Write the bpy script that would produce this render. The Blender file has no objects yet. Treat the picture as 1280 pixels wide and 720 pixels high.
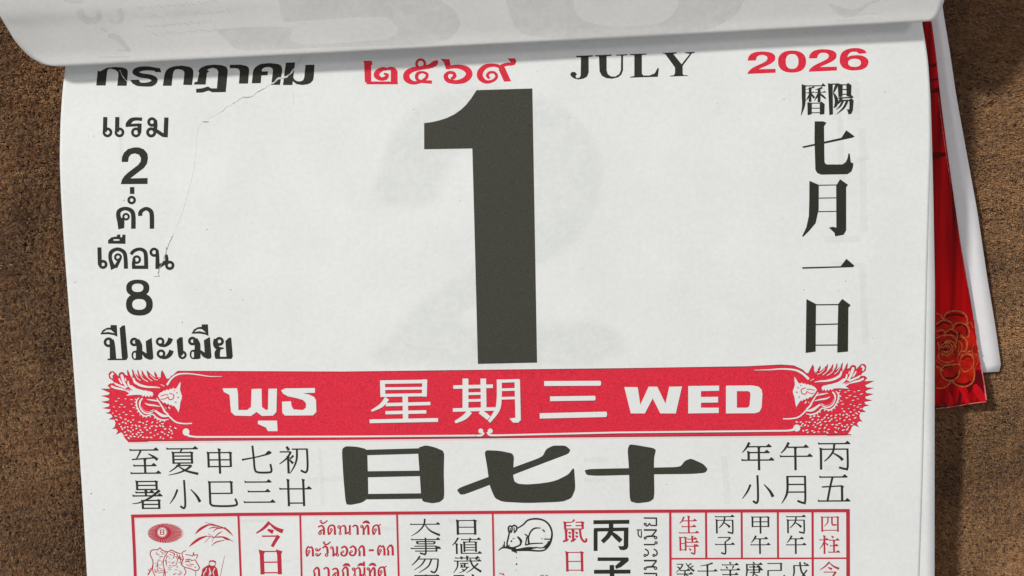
import bpy, bmesh, math, random
import numpy as np
from mathutils import Vector
from mathutils.geometry import tessellate_polygon
random.seed(7); np.random.seed(7)
sc = bpy.context.scene
COL = sc.collection

# ------------------------------------------------------------------ camera
S = 0.0002            # metres per photograph pixel on the date sheet
ZS = 0.0165           # height of the date sheet above the rug, in the middle of the picture
TILT = 0.088          # the pad is thicker towards its binding, so the sheet slopes
D = 0.45
A = 0.0
F = D / S
cam_d = bpy.data.cameras.new('camera'); cam = bpy.data.objects.new('camera', cam_d); COL.objects.link(cam)
cam.location = (0, D*math.sin(A), ZS + D*math.cos(A)); cam.rotation_euler = (-A, 0, 0)
cam_d.sensor_width = 36; cam_d.lens = F*36/1280; cam_d.clip_start = 0.01; cam_d.clip_end = 50
sc.camera = cam
CO = np.array(cam.location)
# ------------------------------------------------------------------ light
w = bpy.data.worlds.new('World'); sc.world = w; w.use_nodes = True
bg = w.node_tree.nodes['Background']; bg.inputs[0].default_value = (0.95, 0.945, 1.0, 1); bg.inputs[1].default_value = 0.38

def lamp(name, d, dist, size, power, col):
    l = bpy.data.lights.new(name, 'AREA'); l.shape = 'DISK'; l.size = size; l.energy = power; l.color = col
    o = bpy.data.objects.new(name, l); COL.objects.link(o)
    v = Vector(d).normalized(); o.location = v*dist; o.rotation_euler = v.to_track_quat('Z', 'Y').to_euler()
lamp('ceiling_lamp', (-0.72, 0.52, 1.0), 2.2, 0.20, 36.0, (1.0, 0.98, 0.93))
lamp('room_lamp', (0.75, 0.30, 1.0), 2.2, 0.35, 6.0, (1.0, 0.96, 0.90))
vs = sc.view_settings; vs.view_transform = 'Standard'; vs.look = 'None'; vs.exposure = 0; vs.gamma = 1

# ------------------------------------------------------------------ picture -> place
def unproj(P, hf):
    """rays through the traced points P (n,2) met with the surface z = hf(x, y)"""
    P = np.asarray(P, float)
    f = np.array([0, -math.sin(A), -math.cos(A)]); r = np.array([1., 0, 0]); u = np.array([0, math.cos(A), -math.sin(A)])
    d = f[None] + r[None]*((P[:, 0]-640)/F)[:, None] + u[None]*((360-P[:, 1])/F)[:, None]
    z = np.full(len(P), ZS)
    for _ in range(4):
        t = (z - CO[2])/d[:, 2]; X = CO[0]+d[:, 0]*t; Y = CO[1]+d[:, 1]*t
        z = hf(X, Y)
    t = (z - CO[2])/d[:, 2]
    return CO[None] + d*t[:, None]
def flat(h): return lambda X, Y: np.full(np.shape(X), h)
def Hsheet(X, Y):
    x = X/S+640; y = 360-Y/S
    e = np.exp(-np.clip(x-75, 0, 2000)/55)
    z = ZS + TILT*Y + 0.00034*np.sin(y/31+0.6)*e*np.exp(-((y-330)/170)**2) + 0.00035*np.sin(y/150)*e
    z = z + 0.00020*np.sin(x/120+y/170) + 0.00005*np.sin(x/47-y/61+1)
    for yy_, aa in ((343, 9e-5), (352, -6e-5), (297, 4e-5), (188, 4e-5), (420, 5e-5)): z = z + aa*np.exp(-((y-yy_-(x-80)*.14)/6)**2)*e
    cr = np.hypot((x-225), (y-150)/1.6)
    return z + 0.00012*np.exp(-((cr-80)/26)**2)*(y > -100)

# ------------------------------------------------------------------ materials
def nd(nt, t, **k):
    n = nt.nodes.new(t)
    for a, b in k.items(): setattr(n, a, b)
    return n
def mat(name, col, rough=0.7, var=0.0, vscale=2000, bump=0.0, bscale=3000, spec=0.3, col2=None, coat=0, metal=0, alpha=None):
    m = bpy.data.materials.new(name); m.use_nodes = True; nt = m.node_tree; b = nt.nodes['Principled BSDF']
    b.inputs['Base Color'].default_value = (*col, 1); b.inputs['Roughness'].default_value = rough
    b.inputs['Specular IOR Level'].default_value = spec; b.inputs['Metallic'].default_value = metal
    b.inputs['Coat Weight'].default_value = coat; b.inputs['Coat Roughness'].default_value = 0.15
    tc = nd(nt, 'ShaderNodeTexCoord')
    if var or col2:
        n = nd(nt, 'ShaderNodeTexNoise'); n.inputs['Scale'].default_value = vscale; n.inputs['Detail'].default_value = 3
        nt.links.new(tc.outputs['Object'], n.inputs['Vector'])
        rp = nd(nt, 'ShaderNodeValToRGB'); c2 = col2 or tuple(c*(1-var) for c in col)
        rp.color_ramp.elements[0].position = 0.32; rp.color_ramp.elements[1].position = 0.68
        rp.color_ramp.elements[0].color = (*c2, 1); rp.color_ramp.elements[1].color = (*[min(1, c*(1+var)) for c in col], 1)
        nt.links.new(n.outputs['Fac'], rp.inputs[0]); nt.links.new(rp.outputs[0], b.inputs['Base Color'])
    if bump:
        n = nd(nt, 'ShaderNodeTexNoise'); n.inputs['Scale'].default_value = bscale; n.inputs['Detail'].default_value = 5
        nt.links.new(tc.outputs['Object'], n.inputs['Vector'])
        bp = nd(nt, 'ShaderNodeBump'); bp.inputs['Strength'].default_value = 1; bp.inputs['Distance'].default_value = bump
        nt.links.new(n.outputs['Fac'], bp.inputs['Height']); nt.links.new(bp.outputs[0], b.inputs['Normal'])
    if alpha is not None:
        n = nd(nt, 'ShaderNodeTexNoise'); n.inputs['Scale'].default_value = 420; n.inputs['Detail'].default_value = 6; n.inputs['Roughness'].default_value = 0.7
        nt.links.new(tc.outputs['Object'], n.inputs['Vector'])
        mr = nd(nt, 'ShaderNodeMapRange'); mr.inputs[1].default_value = 0.3; mr.inputs[2].default_value = 0.7
        mr.inputs[3].default_value = alpha*0.45; mr.inputs[4].default_value = alpha*1.55
        nt.links.new(n.outputs['Fac'], mr.inputs[0]); nt.links.new(mr.outputs[0], b.inputs['Alpha'])
    return m
def paper_mat(name, col, spots=True):
    m = mat(name, col, 0.75, var=0.025, vscale=900, bump=0.000012, bscale=1500, spec=0.25)
    nt = m.node_tree; b = nt.nodes['Principled BSDF']
    # cloudy see-through of the sheets beneath plus fine fibres
    tc = nd(nt, 'ShaderNodeTexCoord'); n = nd(nt, 'ShaderNodeTexNoise'); n.inputs['Scale'].default_value = 60; n.inputs['Detail'].default_value = 6
    nt.links.new(tc.outputs['Object'], n.inputs['Vector'])
    rp = nd(nt, 'ShaderNodeValToRGB'); rp.color_ramp.elements[0].position = .3; rp.color_ramp.elements[1].position = .7
    rp.color_ramp.elements[0].color = (0.94, 0.945, 0.95, 1); rp.color_ramp.elements[1].color = (1, 1, 1, 1)
    nt.links.new(n.outputs['Fac'], rp.inputs[0])
    mx = nd(nt, 'ShaderNodeMixRGB', blend_type='MULTIPLY'); mx.inputs[0].default_value = 1
    src = b.inputs['Base Color'].links[0].from_socket
    nt.links.new(src, mx.inputs[1]); nt.links.new(rp.outputs[0], mx.inputs[2]); nt.links.new(mx.outputs[0], b.inputs['Base Color'])
    return m
PAPER = paper_mat('newsprint_paper', (0.790, 0.808, 0.785))
PAPER2 = paper_mat('newsprint_back', (0.73, 0.728, 0.70))
EDGE = mat('page_edges', (0.72, 0.74, 0.74), 0.85, var=0.12, vscale=6000)
INK_T = mat('black_text_ink', (0.021, 0.022, 0.014), 0.6, var=0.42, vscale=3200, bump=0.000012, bscale=4500, spec=0.3)
INK = mat('black_ink', (0.043, 0.043, 0.032), 0.6, var=0.26, vscale=3200, bump=0.000012, bscale=4500, spec=0.35)
RED = mat('red_ink', (0.70, 0.020, 0.047), 0.6, var=0.24, vscale=2600, bump=0.000010, bscale=3500, spec=0.3)
RED_D = mat('dark_red_ink', (0.48, 0.025, 0.045), 0.65, var=0.12, vscale=3500, spec=0.3)
RIM = mat('ink_rim', (0.20, 0.020, 0.030), 0.65, var=0.15, vscale=3500, spec=0.3)
HALO = mat('pink_ink_bleed', (0.83, 0.60, 0.60), 0.75, var=0.03, vscale=3500, spec=0.2)
KNOCK = mat('unprinted_paper', (0.77, 0.78, 0.76), 0.75, var=0.03, vscale=2500, bump=0.00001, spec=0.25)
GHOST = mat('show_through_print', (0.40, 0.44, 0.42), 0.8, alpha=0.085, spec=0.1)
GHOST_B = mat('show_through_dark', (0.33, 0.34, 0.33), 0.8, alpha=0.085, spec=0.1)
TEARM = mat('torn_fibres', (0.70, 0.71, 0.69), 0.9, var=0.15, vscale=5000)
SPECK = mat('specks', (0.22, 0.22, 0.20), 0.8)
CARD = mat('white_card', (0.76, 0.75, 0.76), 0.5, var=0.02, vscale=500, spec=0.4)
FOIL = mat('red_foil', (0.42, 0.001, 0.003), 0.42, var=0.10, vscale=400, spec=0.07)
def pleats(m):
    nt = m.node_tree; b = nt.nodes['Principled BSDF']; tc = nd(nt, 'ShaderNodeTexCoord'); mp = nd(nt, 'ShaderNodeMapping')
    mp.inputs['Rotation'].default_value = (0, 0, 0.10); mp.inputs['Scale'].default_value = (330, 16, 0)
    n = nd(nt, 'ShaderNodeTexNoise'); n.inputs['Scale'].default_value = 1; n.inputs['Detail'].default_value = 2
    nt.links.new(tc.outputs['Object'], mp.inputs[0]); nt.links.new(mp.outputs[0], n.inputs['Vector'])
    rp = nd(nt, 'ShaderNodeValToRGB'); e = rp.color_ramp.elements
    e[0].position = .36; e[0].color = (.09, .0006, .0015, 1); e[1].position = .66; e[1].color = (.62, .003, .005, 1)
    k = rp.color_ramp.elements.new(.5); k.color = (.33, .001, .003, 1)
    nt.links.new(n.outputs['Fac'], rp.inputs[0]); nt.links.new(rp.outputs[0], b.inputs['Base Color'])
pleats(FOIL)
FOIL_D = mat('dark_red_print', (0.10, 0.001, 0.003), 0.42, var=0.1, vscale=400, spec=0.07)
FOIL_M = mat('flower_red_print', (0.40, 0.008, 0.003), 0.42, var=0.35, vscale=500, spec=0.07)
GOLD = mat('gold_print', (0.40, 0.095, 0.020), 0.45, var=0.45, vscale=1500, metal=0.25)
# ------------------------------------------------------------------ shapes traced with a small drawing language
def catmull(pts, closed=False, step=1.6):
    pts = [np.array(p, float) for p in pts]; n = len(pts); out = []
    if n < 3 and not closed: 
        L = np.linalg.norm(pts[1][:2]-pts[0][:2]); k = max(1, int(L/6))
        return [pts[0]+(pts[1]-pts[0])*i/k for i in range(k+1)]
    rng = range(n if closed else n-1)
    for i in rng:
        if closed: p0, p1, p2, p3 = pts[i-1], pts[i], pts[(i+1) % n], pts[(i+2) % n]
        else: p0, p1, p2, p3 = pts[max(i-1, 0)], pts[i], pts[i+1], pts[min(i+2, n-1)]
        k = max(2, min(14, int(np.linalg.norm(p2[:2]-p1[:2])/step)))
        for j in range(k):
            t = j/k
            out.append(0.5*((2*p1)+(-p0+p2)*t+(2*p0-5*p1+4*p2-p3)*t*t+(-p0+3*p1-3*p2+p3)*t**3))
    if not closed: out.append(pts[-1])
    return out
def densify(pts, L=6):
    out = []
    for a, b in zip(pts[:-1], pts[1:]):
        a = np.array(a, float); b = np.array(b, float); k = max(1, int(np.linalg.norm(b[:2]-a[:2])/L))
        out += [a+(b-a)*i/k for i in range(k)]
    return out+[np.array(pts[-1], float)]
class Ink:
    def __init__(s): s.v = []; s.f = []; s.n = 0
    def ribbon(s, P):                              # P: (x, y, width) samples
        P = [p for i, p in enumerate(P) if i == 0 or np.hypot(*(p[:2]-P[i-1][:2])) > 1e-4]
        n = len(P); b = len(s.v); s.n += 1
        if n < 2: return
        for i, p in enumerate(P):
            d1 = (P[i][:2]-P[i-1][:2]) if i else (P[1][:2]-P[0][:2]); d2 = (P[i+1][:2]-P[i][:2]) if i < n-1 else d1
            d1 = d1/np.linalg.norm(d1); d2 = d2/np.linalg.norm(d2); t = d1+d2; L = np.linalg.norm(t)
            t = t/L if L > 1e-6 else d1
            nn = np.array([-t[1], t[0]]); c = max(0.5, float(nn @ np.array([-d1[1], d1[0]])))
            h = max(p[2], 0.05)/2/c; lay = s.n + 0.8*i/n
            s.v.append((p[0]+nn[0]*h, p[1]+nn[1]*h, lay)); s.v.append((p[0]-nn[0]*h, p[1]-nn[1]*h, lay))
        for i in range(n-1): s.f.append((b+2*i, b+2*i+2, b+2*i+3, b+2*i+1))
    def poly(s, outer, holes=()):
        s.n += 1
        bm = bmesh.new(); lists = [[Vector((p[0], p[1], 0)) for p in o] for o in (outer, *holes)]
        vs_ = [bm.verts.new(v) for l in lists for v in l]
        for t in tessellate_polygon(lists):
            try: bm.faces.new([vs_[i] for i in t])
            except ValueError: pass
        xs = [p[0] for p in outer]; ys = [p[1] for p in outer]
        cell = 4 if max(ys) < 70 and min(ys) < -5 else 12
        for ax, lo, hi in ((0, min(xs), max(xs)), (1, min(ys), max(ys))):
            g = math.ceil(lo/cell)*cell+0.37
            while g < hi:
                co = [0, 0, 0]; co[ax] = g; no = [0, 0, 0]; no[ax] = 1
                bmesh.ops.bisect_plane(bm, geom=bm.verts[:]+bm.edges[:]+bm.faces[:], plane_co=co, plane_no=no)
                g += cell
        bm.verts.index_update(); b = len(s.v)
        s.v += [(v.co.x, v.co.y, s.n) for v in bm.verts]; s.f += [tuple(b+v.index for v in f.verts) for f in bm.faces]
        bm.free()
    def draw(s, txt, bx=0, by=0, sc_=1, sy=None, fn=None, dx=0, dy=0, wk=1.0):
        sy = sy or sc_
        T = fn or (lambda x, y: (bx+(x+dx)/sc_, by+(y+dy)/sy))
        ws = wk/sc_
        for line in txt.replace('\n', ';').split(';'):
            a = line.split()
            if not a: continue
            op = a[0]
            if op in 'Q':
                parts = ' '.join(a[1:]).split('|'); pl = []
                for q in parts:
                    q = q.split()
                    if q[0] == 'e':
                        cx, cy, rx, ry = map(float, q[1:5]); pl.append([T(cx+rx*math.copysign(abs(math.cos(t))**.85, math.cos(t)), cy+ry*math.copysign(abs(math.sin(t))**.85, math.sin(t))) for t in np.linspace(0, 2*math.pi, 37)[:-1]])
                    elif q[0] == 'c':
                        q = list(map(float, q[1:])); pl.append([tuple(p[:2]) for p in catmull([(*T(q[i], q[i+1]), 0) for i in range(0, len(q), 2)], True)])
                    else:
                        q = list(map(float, q)); pl.append([T(q[i], q[i+1]) for i in range(0, len(q), 2)])
                s.poly(pl[0], pl[1:]); continue
            v = list(map(float, a[1:]))
            if op == 'R':
                q = [np.array(T(v[i], v[i+1])) for i in range(0, len(v), 2)]
                for _ in range(2): q = [p for i in range(len(q)) for p in (q[i-1]*.15+q[i]*.85, q[i]*.85+q[(i+1) % len(q)]*.15)]
                q = [p for i, p in enumerate(q) if np.hypot(*(p-q[i-1])) > 1e-3]; s.poly([tuple(p) for p in q]); continue
            if op == 'P': s.poly([T(v[i], v[i+1]) for i in range(0, len(v), 2)])
            elif op == 'C': s.poly([tuple(p[:2]) for p in catmull([(*T(v[i], v[i+1]), 0) for i in range(0, len(v), 2)], True)])
            elif op == 'S': s.ribbon(catmull([(*T(v[i], v[i+1]), v[0]*ws) for i in range(1, len(v), 2)]))
            elif op == 'L': s.ribbon(densify([(*T(v[i], v[i+1]), v[0]*ws) for i in range(1, len(v), 2)]))
            elif op == 'W': s.ribbon(catmull([(*T(v[i], v[i+1]), v[i+2]*ws) for i in range(0, len(v), 3)]))
            elif op == 'O':
                x, y, r, wd = v; s.poly([T(x+(r+wd/2)*math.cos(t), y+(r+wd/2)*math.sin(t)) for t in np.linspace(0, 2*math.pi, 25)[:-1]],
                                        [[T(x+(r-wd/2)*math.cos(t), y+(r-wd/2)*math.sin(t)) for t in np.linspace(0, 2*math.pi, 25)[:-1]]])
            elif op == 'D':
                x, y, rx, ry = v; s.poly([T(x+rx*math.cos(t), y+ry*math.sin(t)) for t in np.linspace(0, 2*math.pi, 17)[:-1]])
        return s
    def han(s, ch, x0, y0, x1, y1, tv, th, serif=True):
        """one character in the box, following the lean of the print at that place"""
        W_, H_ = (x1-x0)/100, (y1-y0)/100
        cx, cy = (x0+x1)/2, (y0+y1)/2
        ky = -0.006-0.010*max(0, (640-cy)/550); kx = 0.045-0.035*min(1, max(0, (cx-165)/895))
        def T(x, y):
            X = x0+x*W_; Y = y0+y*H_; return X+(Y-cy)*kx, Y+(X-cx)*ky
        for line in HAN[ch].split(';'):
            a = line.split()
            if not a: continue
            op = a[0]; v = list(map(float, a[1:]))
            if op == 'h':
                s.ribbon(densify([(*T(v[0], v[1]), th), (*T(v[2], v[1]), th)]))
                if serif:
                    k = tv*1.7; X, Y = T(v[2], v[1]); s.poly([(X-k*1.25, Y-th*.3), (X-k*.55, Y-k*.72), (X+k*.25, Y), (X, Y+th*.5), (X-k, Y+th*.5)])
                    X, Y = T(v[0], v[1]); s.poly([(X-th*.3, Y-th*1.1), (X+th*1.5, Y-th*.4), (X+th*1.5, Y+th*.5), (X, Y+th*.6)])
            elif op == 'v':
                s.ribbon(densify([(*T(v[0], v[1]), tv), (*T(v[0], v[2]), tv)]))
                if serif:
                    X, Y = T(v[0], v[1]); k = tv; s.poly([(X-k*.75, Y-k*.35), (X+k*.85, Y+k*.15), (X+k*.5, Y+k*.9), (X-k*.5, Y+k*.9)])
            elif op == 't': s.ribbon(densify([(*T(v[i], v[i+1]), th) for i in range(0, len(v), 2)]))
            elif op == 's': s.ribbon(catmull([(*T(v[i], v[i+1]), tv*.9) for i in range(0, len(v), 2)]))
            elif op == 'w': s.ribbon(catmull([(*T(v[i], v[i+1]), tv*(v[i+2] if serif else .95)) for i in range(0, len(v), 3)]))
        return s
    def build(s, name, m, parent, hf, base=14e-6, extra=None, lay=0.5e-6):
        arr = np.array(s.v); co = unproj(arr[:, :2], hf) if hf else on_roll(arr[:, :2]); co[:, 2] += base + arr[:, 2]*lay
        if extra is not None: co[:, 2] += extra
        me = bpy.data.meshes.new(name); me.from_pydata([tuple(c) for c in co], [], s.f); me.materials.append(m)
        bm = bmesh.new(); bm.from_mesh(me)
        for f in bm.faces:
            f.normal_update()
        flip = [f for f in bm.faces if f.normal.z < 0]; bmesh.ops.reverse_faces(bm, faces=flip); bm.to_mesh(me); bm.free()
        o = bpy.data.objects.new(name, me); COL.objects.link(o)
        if parent: o.parent = parent
        return o

HAN = {
'至': 'h 2 8 95;w 38 10 .9 30 28 .7 22 42 .5;t 8 44 82 38;w 62 22 .4 80 34 1 92 46 1.3;v 50 42 97;h 12 68 86;h 2 97 100',
'夏': 'h 2 6 98;w 50 8 .8 44 18 .6;v 22 18 62;v 80 18 62;t 22 20 80 20;t 22 33 80 33;t 22 46 80 46;t 22 59 80 59;w 42 60 .9 28 76 .7 8 92 .4;t 30 68 78 68;w 78 68 1 60 84 .9 35 96 .6 5 104 .3;w 36 70 .5 60 88 .9 98 100 1.1',
'申': 'v 8 14 78;v 92 14 76;t 8 16 92 16;t 8 46 92 46;t 8 74 92 74;v 50 0 104',
'七': 'w 2 52 .8 50 42 .6 92 30 .8;w 80 34 .8 91 26 1.6 99 28 .5;s 38 0 41 50 43 86 52 98 88 99 97 93 94 68',
'初': 'w 28 2 1 36 16 1.3;t 5 22 42 22;w 42 22 1 28 46 .8 3 68 .4;v 32 40 104;w 50 36 1 38 50 .6;w 36 52 .6 48 66 1.2;t 45 12 96 12;w 62 14 .9 60 50 .9 50 80 .7 36 104 .3;s 95 10 95 80 88 100 72 92',
'暑': 'v 18 2 36;v 82 2 36;t 18 4 82 4;t 18 18 82 18;t 18 33 82 33;h 12 44 72;v 46 36 56;h 2 56 98;w 92 36 1.2 60 62 .9 25 80 .6 0 84 .3;v 34 72 104;v 88 70 104;t 34 73 88 73;t 34 87 88 87;t 34 101 88 101',
'小': 's 50 0 51 60 50 95 44 102 35 94;w 28 34 .9 18 60 .8 2 86 .3;w 70 34 .4 88 58 1 98 80 1.3',
'巳': 'v 10 4 90;t 10 6 90 6;v 90 4 52;t 10 50 90 50;s 10 86 16 96 50 99 90 98 108 92 102 70',
'三': 'h 5 8 90;h 14 46 85;h 0 88 100',
'廿': 'v 28 2 104;v 76 2 104;h 0 38 100;t 28 92 76 92',
'年': 'w 25 0 1.1 14 22 .8 2 38 .3;h 20 16 92;v 22 34 64;h 22 38 86;h 0 66 100;v 54 16 104',
'午': 'w 28 0 1.1 16 24 .8 3 40 .4;h 24 18 88;h 0 52 100;v 48 18 104',
'丙': 'h 0 6 98;v 8 22 100;t 8 26 92 26;s 91 24 91 92 84 98 64 92;w 50 8 .9 46 34 .9 32 56 .7 18 70 .4;w 46 40 .5 66 54 1 76 66 1.3',
'月': 'w 22 2 1 22 50 1 17 76 .9 2 104 .3;t 22 5 80 5;t 22 34 80 34;t 22 62 80 62;s 80 2 80 92 74 102 54 94',
'五': 'h 5 4 92;w 46 6 .9 38 45 .9 30 94 .9;t 12 42 78 38;v 76 38 94;h 0 96 100',
'今': 'w 50 0 1 28 24 .8 0 44 .4;w 48 2 .4 70 24 .9 98 38 1.3;w 42 30 .6 62 40 1.3;t 20 56 82 56;w 82 54 1.1 66 80 1 56 98 .9',
'日': 'v 15 3 100;v 85 3 100;t 15 6 85 6;t 15 50 85 50;t 15 93 85 93',
'大': 'h 0 32 100;w 50 0 1 46 36 .9 28 72 .7 2 100 .3;w 50 34 .4 68 70 .9 100 96 1.2',
'事': 'h 2 12 98;s 50 0 50 94 42 100 30 94;t 22 24 80 24;v 22 24 38;v 80 24 38;t 22 38 80 38;t 12 52 86 52;v 86 52 86;h 0 66 100;t 14 82 86 82',
'勿': 'w 30 0 1 18 28 .8 0 56 .4;t 24 18 94 18;s 94 18 90 70 80 98 66 90;w 48 20 .9 34 54 .7 8 84 .3;w 70 20 .9 58 62 .8 24 100 .3',
'値': 'w 22 0 1 12 28 .8 0 48 .3;v 16 36 100;h 32 12 98;w 64 2 1 60 24 .8;v 42 26 88;v 82 26 88;t 42 27 82 27;t 42 44 82 44;t 42 60 82 60;t 42 76 82 76;v 32 40 94;h 30 96 100',
'歲': 'h 8 12 92;v 30 4 20;v 50 0 26;h 4 30 98;w 16 30 1 14 66 .8 0 100 .3;w 60 18 1 70 60 1 98 94 1.3;w 88 44 .9 66 78 .7 46 100 .3;t 24 44 54 44;v 30 52 64;v 40 44 66;w 50 66 .8 38 88 .6 20 100 .3;t 24 66 56 66;w 30 78 .5 38 86 1;w 78 14 .5 86 22 1',
'鼠': 'w 52 0 .9 40 12 .5;v 10 10 42;v 86 10 42;t 10 12 38 12;t 56 12 86 12;t 10 27 38 27;t 56 27 86 27;t 10 42 86 42;v 14 46 98;w 0 98 .9 24 88 .6;v 44 46 98;w 34 98 .9 56 86 .6;w 24 56 .6 34 62 1;w 24 72 .6 34 78 1;w 54 56 .6 64 62 1;w 54 72 .6 64 78 1;s 74 44 78 80 90 98 100 96 100 84',
'生': 'w 26 4 1 16 28 .8 2 44 .3;h 18 28 90;v 50 0 98;h 14 62 86;h 0 98 100',
'時': 'v 4 6 84;v 32 6 84;t 4 8 32 8;t 4 42 32 42;t 4 78 32 78;h 42 18 92;v 68 0 34;h 38 36 100;h 38 58 100;s 80 46 80 94 74 102 60 94;w 50 70 .5 60 82 1.1',
'子': 't 14 8 80 8;w 80 8 1 66 24 .8 50 34 .5;s 52 32 54 90 48 102 30 94;h 0 48 100',
'甲': 'v 4 4 66;v 92 4 66;t 4 6 92 6;t 4 34 92 34;t 4 62 92 62;v 48 6 104',
'四': 'v 4 2 100;v 96 2 100;t 4 5 96 5;t 4 90 96 90;w 38 6 .8 36 40 .7 16 64 .3;s 62 6 62 48 70 56 88 54',
'柱': 'h 0 24 44;v 24 0 104;w 24 28 .8 14 54 .6 0 74 .3;w 28 40 .4 42 54 1;w 60 2 .6 70 12 1.2;h 48 26 98;v 72 26 94;h 52 58 92;h 44 94 100',
'癸': 't 8 10 40 10;w 40 10 .9 28 34 .7 4 56 .3;w 10 24 .4 24 34 1;w 56 4 .5 72 28 .8 98 50 1.2;w 84 6 .8 68 18 .5;w 94 20 .8 76 32 .5;h 26 46 76;h 10 66 90;w 50 46 .9 46 80 .7 8 104 .3;w 54 68 .5 90 100 1.2',
'壬': 'w 78 2 1 46 12 .6 14 18 .4;v 50 14 94;h 0 48 100;h 12 96 90',
'辛': 'w 46 0 .6 54 10 1.2;h 8 16 92;w 28 24 .5 36 36 1.1;w 68 22 1 60 38 .5;h 0 44 100;v 50 44 104;h 10 70 90',
'庚': 'w 46 0 .6 54 10 1.2;h 10 14 96;w 12 14 1 12 60 .9 0 100 .3;h 26 28 84;v 80 28 58;h 18 44 98;t 26 58 82 58;v 50 20 70;w 50 60 .9 40 84 .7 14 104 .3;w 54 66 .5 98 102 1.2',
'己': 't 8 6 86 6;v 86 4 48;t 14 46 86 46;s 12 44 12 90 20 98 94 98 104 90 102 72',
'戊': 'w 14 20 1 14 62 .9 0 104 .3;h 14 20 98;w 48 0 1 58 56 1 98 102 1.2;w 88 44 .9 60 80 .7 34 104 .3;w 70 2 .6 80 12 1.1',
'用': 't 12 5 90 5;w 12 2 1 12 60 1 2 104 .4;v 90 2 104;v 52 2 104;t 12 38 90 38',
'破': 't 2 5 40 5;w 22 6 .9 4 50 .5;h 46 20 96;v 70 0 50;w 50 20 1 46 60 .8 36 100 .3;t 14 44 36 44',
}
# ------------------------------------------------------------------ helpers for things
def tag(o, label=None, cat=None, group=None, kind=None):
    for k, v in (('label', label), ('category', cat), ('group', group), ('kind', kind)):
        if v: o[k] = v
    return o
def mesh(name, v, f, m, parent=None, smooth=False):
    me = bpy.data.meshes.new(name); me.from_pydata([tuple(p) for p in v], [], f); me.materials.append(m)
    if smooth: me.polygons.foreach_set('use_smooth', [True]*len(me.polygons))
    o = bpy.data.objects.new(name, me); COL.objects.link(o)
    if parent: o.parent = parent
    return o
def lerp_pts(tab, y):
    tab = np.array(tab, float); return np.interp(y, tab[:, 0], tab[:, 1])
def smooth_interp(tab, y):
    k = np.array([-12, -6, 0, 6, 12]); return sum(lerp_pts(tab, y+i) for i in k)/5
def grid_faces(nr, nc, off=0, rev=False):
    f = []
    for j in range(nr-1):
        for i in range(nc-1):
            a = off+j*nc+i; q = (a, a+1, a+nc+1, a+nc); f.append(q[::-1] if rev else q)
    return f
def solid_sheet(name, top, nr, nc, thick, m, parent):
    """closed thin sheet: top grid, underside and rim"""
    bot = top.copy(); bot[:, 2] -= thick
    v = np.vstack([top, bot]); n = nr*nc
    f = grid_faces(nr, nc, 0, True)+grid_faces(nr, nc, n)
    ring = [i for i in range(nc)]+[j*nc+nc-1 for j in range(1, nr)]+[(nr-1)*nc+i for i in range(nc-2, -1, -1)]+[j*nc for j in range(nr-2, 0, -1)]
    for a, b in zip(ring, ring[1:]+ring[:1]): f.append((a, b, b+n, a+n))
    return mesh(name, v, f, m, parent, True)

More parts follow.
